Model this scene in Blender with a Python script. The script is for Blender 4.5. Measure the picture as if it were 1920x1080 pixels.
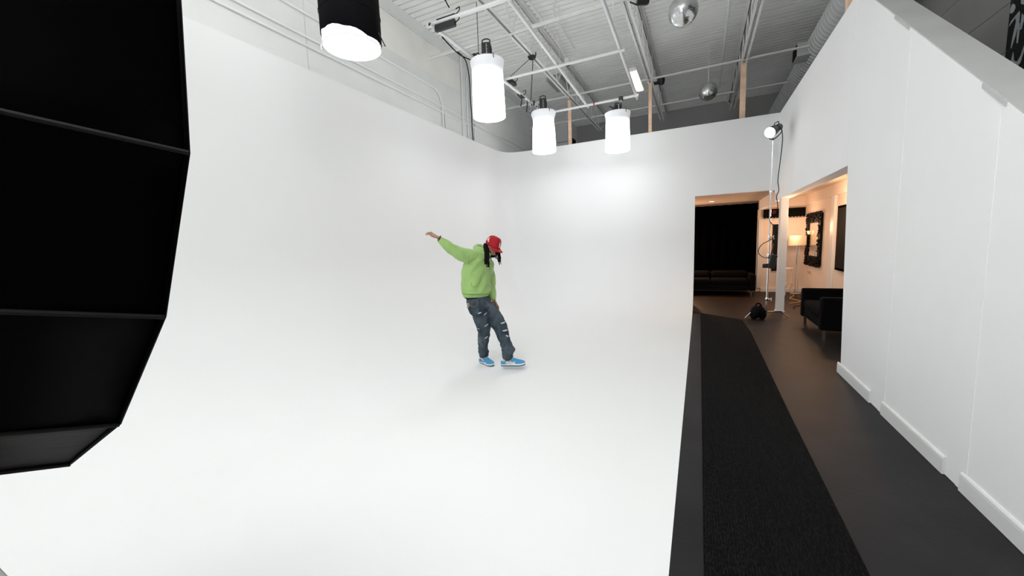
import bpy, bmesh, math, random
from mathutils import Vector, Matrix, noise
from mathutils.bvhtree import BVHTree
from mathutils.geometry import tessellate_polygon
PI = math.pi
random.seed(7)
for o in list(bpy.data.objects): bpy.data.objects.remove(o, do_unlink=True)
SC = bpy.context.scene
COL = SC.collection
V = Vector

# ------------------------------------------------------------------ camera
YAW, PIT, ROL, CAMH = .455, .113, -.0365, 1.6
F = V((-math.sin(YAW)*math.cos(PIT), math.cos(YAW)*math.cos(PIT), -math.sin(PIT)))
r0 = V((math.cos(YAW), math.sin(YAW), 0)); u0 = r0.cross(F)
RT = r0*math.cos(ROL) + u0*math.sin(ROL); UP = u0*math.cos(ROL) - r0*math.sin(ROL)
cam = bpy.data.cameras.new('camera'); camo = bpy.data.objects.new('camera', cam); COL.objects.link(camo)
M3 = Matrix((RT, UP, -F)).transposed()
camo.matrix_world = Matrix.Translation((0, 0, CAMH)) @ M3.to_4x4()
cam.sensor_width = 36; cam.lens = 720/1920*36; cam.clip_start = .02; cam.clip_end = 100
SC.camera = camo

# ------------------------------------------------------------------ world, lights, exposure
SC.view_settings.view_transform = 'Standard'; SC.view_settings.look = 'None'
SC.view_settings.gamma = 1; SC.view_settings.use_curve_mapping = False
SC.view_settings.exposure = 0.0
WORLD_E = .4
W = bpy.data.worlds.new('world'); SC.world = W; W.use_nodes = True
W.node_tree.nodes['Background'].inputs[0].default_value = (.93, .96, 1, 1)
W.node_tree.nodes['Background'].inputs[1].default_value = WORLD_E
LANTERN_E, SKIRT_E, SOFTBOX_E, SPOT_W = 5.6, 4.8, 2.6, 15.0
BOTTOM_E, FILL_W, BOUNCE_W = 22.0, 27, 275

def lamp(name, kind, loc, energy, color=(1, 1, 1), size=.1, rot=None, **kw):
    l = bpy.data.lights.new(name, kind); l.energy = energy; l.color = color
    if kind == 'AREA': l.size = size
    else: l.shadow_soft_size = size
    for k, v in kw.items(): setattr(l, k, v)
    o = bpy.data.objects.new(name, l); COL.objects.link(o); o.location = loc
    if rot is not None: o.rotation_euler = rot
    return o

def aim(o, d):
    o.rotation_euler = V(d).to_track_quat('-Z', 'Y').to_euler()

# unseen fill lamps added overhead, above and behind the camera
for i, (x, y) in enumerate(((-2.4, -.8), (-.6, -.8), (.6, .9))):
    l = lamp('added_fill_light', 'AREA', (x, y, 4.9), FILL_W, (.97, .985, 1), 1.2); aim(l, (-.1, .25, -1))
# unseen lamp added behind the camera, turned up to brighten the ceiling
l = lamp('added_bounce_light', 'AREA', (-1.6, -.9, 4.3), BOUNCE_W, (1, 1, 1), 1.5); aim(l, (0, .25, 1))
lamp('lounge_light', 'POINT', (2.15, 12.2, 1.75), 22, (1, .60, .36), .12)
lamp('lounge_light', 'POINT', (-.5, 12.1, 1.3), 70, (1, .62, .38), .12)
lamp('lounge_light', 'POINT', (2.05, 9.4, 2.0), 38, (1, .62, .36), .12)  # unseen warm lamp, added to light the lounge's side part
lamp('lounge_downlight', 'SPOT', (.28, 11.85, 2.52), 25, (1, .68, .42), .04, (0, 0, 0), spot_size=2.2, spot_blend=.8)

# ------------------------------------------------------------------ materials
def mat(name, col, rough=.6, metal=0, bump=0, bscale=40, var=0, vscale=3, emit=0, ecol=None, spec=.5, coat=0, sheen=0):
    m = bpy.data.materials.new(name); m.use_nodes = True; nt = m.node_tree; b = nt.nodes['Principled BSDF']
    b.inputs['Base Color'].default_value = (*col, 1); b.inputs['Roughness'].default_value = rough
    b.inputs['Metallic'].default_value = metal; b.inputs['Specular IOR Level'].default_value = spec
    if coat: b.inputs['Coat Weight'].default_value = coat
    if sheen: b.inputs['Sheen Weight'].default_value = sheen
    if emit:
        b.inputs['Emission Color'].default_value = (*(ecol or col), 1); b.inputs['Emission Strength'].default_value = emit
    tc = nt.nodes.new('ShaderNodeTexCoord')
    if bump:
        n = nt.nodes.new('ShaderNodeTexNoise'); n.inputs['Scale'].default_value = bscale; n.inputs['Detail'].default_value = 5
        nt.links.new(tc.outputs['Object'], n.inputs['Vector'])
        bp = nt.nodes.new('ShaderNodeBump'); bp.inputs['Strength'].default_value = bump; bp.inputs['Distance'].default_value = .01
        nt.links.new(n.outputs['Fac'], bp.inputs['Height']); nt.links.new(bp.outputs['Normal'], b.inputs['Normal'])
    if var:
        n = nt.nodes.new('ShaderNodeTexNoise'); n.inputs['Scale'].default_value = vscale; n.inputs['Detail'].default_value = 4
        nt.links.new(tc.outputs['Object'], n.inputs['Vector'])
        r = nt.nodes.new('ShaderNodeValToRGB'); r.color_ramp.elements[0].position = .3; r.color_ramp.elements[1].position = .7
        r.color_ramp.elements[0].color = (*[max(0, c*(1-var)) for c in col], 1)
        r.color_ramp.elements[1].color = (*[min(1, c*(1+var)) for c in col], 1)
        nt.links.new(n.outputs['Fac'], r.inputs['Fac']); nt.links.new(r.outputs['Color'], b.inputs['Base Color'])
    return m

M = {}
M['cyc'] = mat('cyclorama_paint', (.86, .865, .865), .75, var=.006, vscale=1.2, spec=.2)
M['wall'] = mat('white_wall_paint', (.92, .925, .93), .7, var=.012, vscale=1.5, bump=.05, bscale=60, spec=.3)
M['trim'] = mat('white_trim_paint', (.80, .80, .80), .4)
M['concrete'] = mat('painted_concrete', (.82, .835, .82), .8, var=.05, vscale=1.1, bump=.25, bscale=25, spec=.2)
M['patch'] = mat('bare_concrete_patch', (.88, .87, .835), .85, var=.05, vscale=1.3, bump=.25, bscale=20, spec=.2)
M['graywall'] = mat('grey_wall_paint', (.42, .42, .41), .85, var=.06, vscale=1)
M['deck'] = mat('painted_steel_deck', (.92, .93, .905), .6, var=.04, vscale=2, spec=.3)
M['steel'] = mat('painted_joist_steel', (.82, .82, .81), .5, var=.05, vscale=6)
M['pipe'] = mat('white_pipe_paint', (.82, .82, .83), .3, var=.03, vscale=20)
M['conduit'] = mat('painted_conduit', (.86, .87, .86), .5)
M['darkfloor'] = mat('dark_floor_paint', (.013, .0127, .0138), .5, spec=.2, var=.35, vscale=2.5, bump=.12, bscale=30)
M['greyfloor'] = mat('bare_concrete_floor', (.32, .31, .29), .7, var=.15, vscale=5)
M['black'] = mat('matte_black', (.008, .008, .009), .8, spec=.12)
M['blackfab'] = mat('black_fabric', (.004, .004, .005), .9, bump=.1, bscale=60, spec=.1)
M['curtain'] = mat('black_velvet_curtain', (.0006, .0005, .0006), 1, spec=0)
M['softfab'] = mat('softbox_black_nylon', (.0012, .0012, .0014), .45, bump=.35, bscale=5, spec=.03)
M['seam'] = mat('softbox_seam_tape', (.020, .0175, .0175), .6, spec=.2)
M['gloss'] = mat('black_plastic', (.014, .014, .016), .35)
M['chrome'] = mat('chromed_steel', (.82, .82, .82), .16, 1)
M['stud'] = mat('pine_lumber', (.80, .56, .40), .75, var=.14, vscale=7)
M['wood'] = mat('dark_floor_planks', (.022, .013, .010), .5, spec=.25, var=.4, vscale=4, bump=.1, bscale=20)
M['ltext'] = mat('pale_lettering', (.6, .62, .65), .6)
M['red'] = mat('red_tape', (.45, .02, .02), .6)
M['mirror'] = mat('mirror_glass', (.85, .85, .85), .03, 1)
M['ball'] = mat('mirror_ball_facets', (.86, .88, .89), .22, 1)
M['ballgrid'] = mat('mirror_ball_grout', (.30, .31, .32), .5)
M['spray'] = mat('grey_spray_paint', (.58, .63, .66), .8, var=.1, vscale=5)
M['gblack'] = mat('black_mural_paint', (.014, .014, .014), .8)
M['shade'] = mat('cream_lampshade', (.85, .70, .52), .8, emit=.02, ecol=(1, .66, .40))
M['bulb'] = mat('glowing_lens', (1, 1, 1), .4, emit=14, ecol=(1, 1, 1))
M['warm'] = mat('warm_glowing_lens', (1, .9, .7), .4, emit=5, ecol=(1, .80, .55))
M['tube'] = mat('fluorescent_tube_glow', (1, 1, .95), .4, emit=3.2, ecol=(1, .93, .72))
M['duct'] = mat('painted_spiral_duct', (.52, .53, .53), .5)
M['yellowcord'] = mat('yellow_cord', (.55, .33, .12), .6)

def lantern_mat(name, z0, z1, e, top):   # e at height z0, top at z1
    """fabric lit from within: the emitted light falls off towards the lamp head at the top of the sleeve"""
    m = mat(name, (.85, .87, .9), .8); nt = m.node_tree; b = nt.nodes['Principled BSDF']
    tc = nt.nodes.new('ShaderNodeTexCoord'); sx = nt.nodes.new('ShaderNodeSeparateXYZ')
    mr = nt.nodes.new('ShaderNodeMapRange'); mr.interpolation_type = 'SMOOTHSTEP'
    mr.inputs[1].default_value = z1; mr.inputs[2].default_value = z0
    mr.inputs[3].default_value = top; mr.inputs[4].default_value = e
    nt.links.new(tc.outputs['Object'], sx.inputs[0]); nt.links.new(sx.outputs[2], mr.inputs[0])
    nt.links.new(mr.outputs[0], b.inputs['Emission Strength']); b.inputs['Emission Color'].default_value = (.95, .98, 1, 1)
    return m

def runner_mat():
    m = mat('ribbed_carpet_runner', (.012, .012, .012), .95); nt = m.node_tree; b = nt.nodes['Principled BSDF']
    tc = nt.nodes.new('ShaderNodeTexCoord')
    n = nt.nodes.new('ShaderNodeTexNoise'); n.inputs['Scale'].default_value = 130; n.inputs['Detail'].default_value = 3
    mp = nt.nodes.new('ShaderNodeMapping'); mp.inputs['Scale'].default_value = (1, .35, 1)
    nt.links.new(tc.outputs['Object'], mp.inputs[0]); nt.links.new(mp.outputs[0], n.inputs['Vector'])
    r = nt.nodes.new('ShaderNodeValToRGB'); r.color_ramp.elements[0].position = .42; r.color_ramp.elements[1].position = .75
    r.color_ramp.elements[0].color = (.002, .002, .002, 1); r.color_ramp.elements[1].color = (.016, .016, .016, 1); b.inputs['Specular IOR Level'].default_value = .08
    nt.links.new(n.outputs['Fac'], r.inputs['Fac']); nt.links.new(r.outputs[0], b.inputs['Base Color'])
    w = nt.nodes.new('ShaderNodeTexWave'); w.inputs['Scale'].default_value = 22; w.inputs['Distortion'].default_value = .6
    nt.links.new(tc.outputs['Object'], w.inputs['Vector'])
    bp = nt.nodes.new('ShaderNodeBump'); bp.inputs['Strength'].default_value = .8; bp.inputs['Distance'].default_value = .006
    nt.links.new(w.outputs['Fac'], bp.inputs['Height']); nt.links.new(bp.outputs['Normal'], b.inputs['Normal'])
    return m
M['runner'] = runner_mat()

def floor_scuffs():
    m = M['darkfloor']; nt = m.node_tree; b = nt.nodes['Principled BSDF']
    tc = nt.nodes.new('ShaderNodeTexCoord'); mp = nt.nodes.new('ShaderNodeMapping'); mp.inputs['Scale'].default_value = (9, 3.2, 1)
    n = nt.nodes.new('ShaderNodeTexNoise'); n.inputs['Scale'].default_value = 1.6; n.inputs['Detail'].default_value = 9; n.inputs['Roughness'].default_value = .7
    nt.links.new(tc.outputs['Object'], mp.inputs[0]); nt.links.new(mp.outputs[0], n.inputs['Vector'])
    r = nt.nodes.new('ShaderNodeValToRGB'); r.color_ramp.elements[0].position = .66; r.color_ramp.elements[1].position = .78
    r.color_ramp.elements[0].color = (0, 0, 0, 1); r.color_ramp.elements[1].color = (.5, .5, .5, 1)
    nt.links.new(n.outputs['Fac'], r.inputs['Fac'])
    old = b.inputs['Base Color'].links[0].from_socket
    mx = nt.nodes.new('ShaderNodeMixRGB'); nt.links.new(r.outputs[0], mx.inputs[0]); nt.links.new(old, mx.inputs[1])
    mx.inputs[2].default_value = (.045, .044, .046, 1); nt.links.new(mx.outputs[0], b.inputs['Base Color'])
floor_scuffs()

# ------------------------------------------------------------------ mesh builder
class MB:
    def __init__(s): s.v = []; s.f = []; s.m = []
    def add(s, vs, fs, mi=0):
        o = len(s.v); s.v += [V(p) for p in vs]; s.f += [tuple(i+o for i in f) for f in fs]; s.m += [mi]*len(fs); return s
    def box(s, a, b, mi=0, T=None):
        x0, y0, z0 = a; x1, y1, z1 = b
        vs = [V((x, y, z)) for z in (z0, z1) for y in (y0, y1) for x in (x0, x1)]
        if T is not None: vs = [T @ p for p in vs]
        return s.add(vs, [(0, 2, 3, 1), (4, 5, 7, 6), (0, 1, 5, 4), (2, 6, 7, 3), (0, 4, 6, 2), (1, 3, 7, 5)], mi)
    def prism(s, poly, ax, lo, hi, mi=0):
        """polygon (list of 2d) in the plane across axis ax, extruded from lo to hi"""
        def P(p, t):
            return {'X': (t, p[0], p[1]), 'Y': (p[0], t, p[1]), 'Z': (p[0], p[1], t)}[ax]
        n = len(poly); vs = [P(p, lo) for p in poly]+[P(p, hi) for p in poly]
        fs = [tuple(range(n))[::-1], tuple(range(n, 2*n))]+[(i, (i+1) % n, n+(i+1) % n, n+i) for i in range(n)]
        return s.add(vs, fs, mi)
    def tube(s, pts, r, n=10, mi=0, cap=True, closed=False, flat=None):
        pts = [V(p) for p in pts]; k = len(pts); rr = r if isinstance(r, (list, tuple)) else [r]*k
        vs = []; up = None
        for i, p in enumerate(pts):
            if closed: d = pts[(i+1) % k]-pts[i-1]
            else: d = pts[min(i+1, k-1)]-pts[max(i-1, 0)]
            d.normalize()
            if up is None: up = d.orthogonal().normalized()
            a = (up-d*up.dot(d))
            a = a.normalized() if a.length > 1e-5 else d.orthogonal().normalized()
            up = a; b = d.cross(a)
            for j in range(n):
                t = 2*PI*j/n; vs.append(p+(a*math.cos(t)+b*math.sin(t))*rr[i])
        fs = []
        for i in range(k if closed else k-1):
            for j in range(n):
                i2 = (i+1) % k
                fs.append((i*n+j, i*n+(j+1) % n, i2*n+(j+1) % n, i2*n+j))
        if cap and not closed: fs += [tuple(range(n))[::-1], tuple(range((k-1)*n, k*n))]
        return s.add(vs, fs, mi)
    def lathe(s, prof, c, n=32, mi=0, ax=(0, 0, 1), cap=True):
        """prof: list of (radius, height) about axis ax from point c"""
        a = V(ax).normalized(); e = a.orthogonal().normalized(); g = a.cross(e); c = V(c); vs = []
        for (r, h) in prof:
            for j in range(n):
                t = 2*PI*j/n; vs.append(c+a*h+(e*math.cos(t)+g*math.sin(t))*r)
        k = len(prof); fs = [(i*n+j, i*n+(j+1) % n, (i+1)*n+(j+1) % n, (i+1)*n+j) for i in range(k-1) for j in range(n)]
        if cap: fs += [tuple(range(n))[::-1], tuple(range((k-1)*n, k*n))]
        return s.add(vs, fs, mi)
    def ell(s, c, r, R3=None, n=16, mi=0):
        """ellipsoid, radii r along the columns of R3"""
        R3 = R3 or Matrix.Identity(3); c = V(c); vs = []; m = n//2
        for i in range(m+1):
            ph = PI*i/m
            for j in range(n):
                t = 2*PI*j/n
                vs.append(c+R3 @ V((r[0]*math.sin(ph)*math.cos(t), r[1]*math.sin(ph)*math.sin(t), r[2]*math.cos(ph))))
        fs = [(i*n+j, (i+1)*n+j, (i+1)*n+(j+1) % n, i*n+(j+1) % n) for i in range(m) for j in range(n)]
        return s.add(vs, fs, mi)
    def loft(s, rings, side=(1, 0, 0), n=20, mi=0, round_end=True):
        """rings: (centre, half width along side, half depth); rounded closed ends"""
        cs = [V(q[0]) for q in rings]; k = len(cs); R = []
        sd = V(side)
        for i in range(k):
            d = (cs[min(i+1, k-1)]-cs[max(i-1, 0)]).normalized()
            a = (sd-d*sd.dot(d)).normalized(); b = d.cross(a)
            if i == 0 and round_end:
                for t in (.05, .45, .8): R.append((cs[0]-d*rings[0][2]*.6*math.cos(t*PI/2), a, b, rings[0][1]*math.sin(t*PI/2), rings[0][2]*math.sin(t*PI/2)))
            R.append((cs[i], a, b, rings[i][1], rings[i][2]))
            if i == k-1 and round_end:
                for t in (.8, .45, .05): R.append((cs[-1]+d*rings[-1][2]*.6*math.cos(t*PI/2), a, b, rings[-1][1]*math.sin(t*PI/2), rings[-1][2]*math.sin(t*PI/2)))
        vs = []
        for c, a, b, ra, rb in R:
            for j in range(n):
                t = 2*PI*j/n; vs.append(c+a*ra*math.cos(t)+b*rb*math.sin(t))
        K = len(R); fs = [(i*n+j, i*n+(j+1) % n, (i+1)*n+(j+1) % n, (i+1)*n+j) for i in range(K-1) for j in range(n)]
        fs += [tuple(range(n))[::-1], tuple(range((K-1)*n, K*n))]
        return s.add(vs, fs, mi)
    def build(s, name, mats, parent=None, smooth=35, bevel=0, local=False, mods=None):
        me = bpy.data.meshes.new(name)
        vs = s.v
        if parent is not None and not local:
            inv = wmat(parent).inverted(); vs = [inv @ p for p in vs]
        me.from_pydata([tuple(p) for p in vs], [], s.f); me.update()
        for mm in (mats if isinstance(mats, (list, tuple)) else [mats]): me.materials.append(mm)
        me.polygons.foreach_set('material_index', s.m)
        bm = bmesh.new(); bm.from_mesh(me); bmesh.ops.recalc_face_normals(bm, faces=bm.faces); bm.to_mesh(me); bm.free()
        if smooth:
            me.polygons.foreach_set('use_smooth', [True]*len(me.polygons)); me.set_sharp_from_angle(angle=math.radians(smooth))
        o = bpy.data.objects.new(name, me); COL.objects.link(o)
        if parent is not None: o.parent = parent
        if bevel:
            b = o.modifiers.new('bevel', 'BEVEL'); b.width = bevel; b.segments = 2; b.limit_method = 'ANGLE'
        return o

def wmat(o):
    m = Matrix.LocRotScale(o.location, o.rotation_euler, o.scale)
    return (wmat(o.parent) @ m) if o.parent else m

def tag(o, label, cat, group=None):
    o['label'] = label; o['category'] = cat
    if group: o['group'] = group
    return o

def thing(name, label, cat, loc=(0, 0, 0), rot=(0, 0, 0), group=None):
    o = bpy.data.objects.new(name, None); COL.objects.link(o); o.empty_display_size = .1
    o.location = loc; o.rotation_euler = rot
    return tag(o, label, cat, group)

def struct(o): o['kind'] = 'structure'; return o

def arc(c, r, a0, a1, n=8, e1=(1, 0, 0), e2=(0, 0, 1)):
    c = V(c); e1 = V(e1); e2 = V(e2)
    return [c+e1*r*math.cos(a0+(a1-a0)*i/n)+e2*r*math.sin(a0+(a1-a0)*i/n) for i in range(n+1)]

def smooth_path(pts, sub=6):
    pts = [V(p) for p in pts]; out = []
    for i in range(len(pts)-1):
        p0 = pts[max(i-1, 0)]; p1 = pts[i]; p2 = pts[i+1]; p3 = pts[min(i+2, len(pts)-1)]
        for k in range(sub):
            t = k/sub
            out.append(.5*((2*p1)+(p2-p0)*t+(2*p0-5*p1+4*p2-p3)*t*t+(3*p1-p0-3*p2+p3)*t**3))
    out.append(pts[-1]); return out

# ------------------------------------------------------------------ setting
XL, XR, YB, TOP = -4.95, 1.473, 10.0, 4.126     # cyclorama left wall, corridor wall, back wall, wall height
XE = -.105                                      # edge of the white floor beside the corridor
def cyclorama():
    R = 1.6; P = 7.0; mb = MB(); J = [i/10 for i in range(1, 10)]+[.93, .96, .98, .992, 1.0]
    NT = 24; rows = []
    ss = [0.0]+J
    def line(s):
        z = R*(1-math.sqrt(max(0, 1-s*s))); pts = [(XL+R*(1-s), .46, z), (XL+R*(1-s), 3.5, z), (XL+R*(1-s), 6, z)]
        for i in range(NT+1):
            t = PI/2*i/NT; a = s*max(0, math.cos(t))**(2/P); b = s*max(0, math.sin(t))**(2/P)
            pts.append((XL+R*(1-a), YB-R*(1-b), z))
        pts += [(-1.8, YB-R*(1-s), z), (XE, YB-R*(1-s), z)]
        return pts
    rows = [line(s) for s in ss]
    for z in (2.4, 3.3, TOP): rows.append([(x, y, z) for x, y, _ in rows[len(ss)-1]])
    # outer back of the wall so that it has thickness
    last = rows[-1]; out = []
    n = len(last)
    for i, (x, y, z) in enumerate(last):
        t = min(max((i-3)/NT, 0), 1)*PI/2; out.append((max(x-.1*math.cos(t), XL-.1), min(y+.1*math.sin(t), YB+.1), z))
    rows.append(out); rows.append([(x, y, 0) for x, y, z in out])
    vs = [p for r in rows for p in r]
    fs = [(i*n+j, i*n+j+1, (i+1)*n+j+1, (i+1)*n+j) for i in range(len(rows)-1) for j in range(n-1)]
    mb.add(vs, fs)
    # end of the cove next to the corridor, and end at the front
    prof = [(r[-1][1], r[-1][2]) for r in rows]
    mb.add([(XE, y, z) for y, z in prof], [tuple(range(len(prof)))])
    prof = [(r[0][0], r[0][2]) for r in rows]
    mb.add([(x, .46, z) for x, z in prof], [tuple(range(len(prof)))])
    o = mb.build('wall_cyclorama', M['cyc'], smooth=50); struct(o)
    mb = MB(); mb.box((XL+1.6, .46, -.03), (XE, YB-1.6, .0))
    # the cove's lower edge and the flat floor share the level z=0
    struct(mb.build('floor_cyclorama', M['cyc'], smooth=0))
    return o
cyclorama()

# corridor and lounge floor, bare floor behind and in front
mb = MB(); mb.box((XE, -4, -.06), (3.4, 8.62, -.002)); struct(mb.build('floor', M['darkfloor'], smooth=0))
mb = MB(); mb.box((-1.6, 8.62, -.06), (3.4, 13.1, -.002)); struct(mb.build('floor_lounge', M['wood'], smooth=0))
mb = MB(); mb.box((-5.2, -4, -.06), (XE, .458, -.002)); struct(mb.build('floor_front', M['greyfloor'], smooth=0))

# header over the lounge doorway (same plane as the cyclorama's back wall)
mb = MB(); mb.box((XE, YB, 2.55), (XR, YB+.1, TOP)); struct(mb.build('wall_back', M['cyc'], smooth=0))
# right wall: sloping top near the camera, long opening into the lounge
def right_wall():
    mb = MB()
    poly = [(-1, 0), (5.43, 0), (5.60, 2.335), (10.1, 2.335), (13.0, 2.335), (13.0, 2.62), (10.1, 2.62), (10.1, TOP), (5.546, TOP), (1.46, 1.0), (-1, 1.0)]
    # split in convex-ish bands to keep faces clean
    mb.prism([(-1, 0), (5.43, 0), (5.60, 2.335), (3.206, 2.335), (1.46, 1.0), (-1, 1.0)], 'X', XR, XR+.19)
    mb.prism([(3.206, 2.335), (10.1, 2.335), (10.1, TOP), (5.546, TOP)], 'X', XR, XR+.19)
    o = struct(mb.build('wall_right', M['wall'], smooth=0))
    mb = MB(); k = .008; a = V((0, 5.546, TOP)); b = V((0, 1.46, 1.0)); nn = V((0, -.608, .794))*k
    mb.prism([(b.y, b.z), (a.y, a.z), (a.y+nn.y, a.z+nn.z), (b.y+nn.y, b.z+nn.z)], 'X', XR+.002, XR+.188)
    struct(mb.build('trim_wall_cap', mat('shaded_cap_grey', (.55, .555, .55), .75, var=.04, vscale=3), smooth=0))  # weaker light on the sloped cap is put into its grey
    return o
right_wall()
mb = MB(); mb.box((XR, 10.1, 2.31), (XR+.12, 12.95, 2.62)); struct(mb.build('trim_beam', M['wall'], smooth=0))
for y0, y1 in ((4.33, 4.62), (3.11, 3.33)):
    g = lambda y_: .766*(y_-5.12)+3.80
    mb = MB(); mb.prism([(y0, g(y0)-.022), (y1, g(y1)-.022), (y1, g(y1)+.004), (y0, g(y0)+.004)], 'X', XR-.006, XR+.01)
    struct(mb.build('trim_cap_overhang', bpy.data.materials['shaded_cap_grey'], smooth=0))
# joint strips on the right wall
for i, (ya, yb, ta, tb) in enumerate(((4.27, 4.40, 3.15, 3.25), (3.12, 3.22, 2.27, 2.34))):
    mb = MB(); mb.prism([(ya, 0), (yb, 0), (yb+.03, tb-.02), (ya+.03, ta-.02)], 'X', XR-.003, XR)
    struct(mb.build('trim_%d' % (i+1), M['wall'], smooth=0))
mb = MB(); mb.box((XR-.003, 5.62, 2.335), (XR, 5.72, TOP)); struct(mb.build('trim_3', M['wall'], bevel=.001))
for i, (y0, y1) in enumerate(((4.56, 5.50), (3.34, 4.30), (-.9, 3.16))):
    mb = MB(); mb.prism([(XR-.016, 0), (XR, 0), (XR, .118), (XR-.008, .118), (XR-.014, .108), (XR-.016, .09)], 'Y', y0, y1)
    struct(mb.build('baseboard_right' if i == 0 else 'baseboard_right_%d' % (i+1), M['trim'], smooth=0))
# post in the opening
mb = MB(); mb.box((XR+.0, 9.50, 0), (XR+.13, 9.68, 2.335)); mb.box((XR-.012, 9.49, 0), (XR+.142, 9.69, .03))
struct(mb.build('trim_post', M['trim'], bevel=.003))

# lounge shell
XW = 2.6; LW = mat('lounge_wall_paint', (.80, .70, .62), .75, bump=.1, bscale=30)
mb = MB(); mb.box((-1.6, 12.95, 0), (XW+.1, 13.1, 2.75)); struct(mb.build('wall_lounge_back', LW, smooth=0))
mb = MB(); mb.box((XW, 5.2, 0), (XW+.1, 12.95, 2.75)); struct(mb.build('wall_lounge_right', LW, smooth=0))
mb = MB(); mb.box((XR+.19, 5.1, 0), (XW, 5.2, 2.75)); struct(mb.build('wall_lounge_front', LW, smooth=0))
mb = MB(); mb.box((-1.7, 10.1, 0), (-1.6, 13.1, 2.75)); struct(mb.build('wall_lounge_left', LW, smooth=0))
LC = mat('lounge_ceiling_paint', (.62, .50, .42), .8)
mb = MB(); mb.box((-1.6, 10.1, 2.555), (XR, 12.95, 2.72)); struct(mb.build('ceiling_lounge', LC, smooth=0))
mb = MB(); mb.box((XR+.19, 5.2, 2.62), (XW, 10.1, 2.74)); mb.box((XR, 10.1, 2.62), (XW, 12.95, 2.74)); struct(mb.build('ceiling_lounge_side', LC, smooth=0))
mb = MB(); mb.box((XW-.05, 5.2, 2.38), (XW, 12.95, 2.62)); struct(mb.build('trim_header', LW, bevel=.003))
mb = MB(); mb.box((XR+.12, 12.9, 0), (XW, 12.95, .1)); struct(mb.build('baseboard_lounge', M['trim'], smooth=0))
mb = MB(); mb.box((XW-.05, 10.40, 0), (XW, 10.62, 2.38)); struct(mb.build('trim_column', M['trim'], bevel=.003))
mb = MB(); mb.box((XR+.19, -4, 2.6), (3.4, 5.2, 2.7)) if 0 else mb.box((XW+.1, 5.2, 2.62), (3.4, 15.2, 2.74)); struct(mb.build('floor_loft', M['graywall'], smooth=0))

# building shell
CZ = 6.05
def deck():
    mb = MB(); y = -4.0; pr = []
    while y < 15.2:
        pr += [(y, CZ), (y+.112, CZ), (y+.120, CZ+.036), (y+.142, CZ+.036)]; y += .150
    vs = [(x, a, b) for (a, b) in pr for x in (-5.3, 3.6)]; n = len(pr)
    mb.add(vs, [(2*i, 2*i+1, 2*i+3, 2*i+2) for i in range(n-1)])
    mb.box((-5.3, -4, CZ+.06), (3.6, 15.3, CZ+.16))
    struct(mb.build('ceiling', M['deck'], smooth=0))
deck()
def left_wall():
    mb = MB(); x = -5.08
    mb.box((x-.25, -4, 0), (x, 4.010, CZ)); mb.box((x-.25, 4.022, 0), (x, 15.2, CZ)); mb.box((x-.25, 4.0, 0), (x-.012, 4.03, CZ))
    struct(mb.build('wall_left', M['concrete'], smooth=0))
    mb = MB(); mb.box((x, 4.03, 5.15), (x+.012, 8.02, 5.78), 0)
    struct(mb.build('trim_left_panel', M['patch'], bevel=.004))
    mb = MB(); mb.box((x, 8.03, 5.10), (x+.02, 14, 5.13)); mb.box((x, -4, 5.79), (x+.03, 14, 5.81)); mb.box((x, -4, 5.125), (x+.02, 4, 5.145))
    struct(mb.build('trim_left_ledge', M['concrete'], smooth=0))
left_wall()
mb = MB(); mb.box((-5.3, 15.2, 0), (3.6, 15.4, CZ+.1)); struct(mb.build('wall_far', M['graywall'], smooth=0))
mb = MB(); mb.box((-5.08, 14.0, 2.6), (-4.37, 15.2, CZ)); struct(mb.build('wall_far_block', M['concrete'], smooth=0))
mb = MB(); mb.box((-5.08, 13.985, 5.25), (-4.37, 14, 5.26)); mb.box((-4.37, 14.4, 4.6), (-4.36, 15.0, 5.5)); struct(mb.build('trim_far_opening', M['black'], smooth=0))
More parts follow.
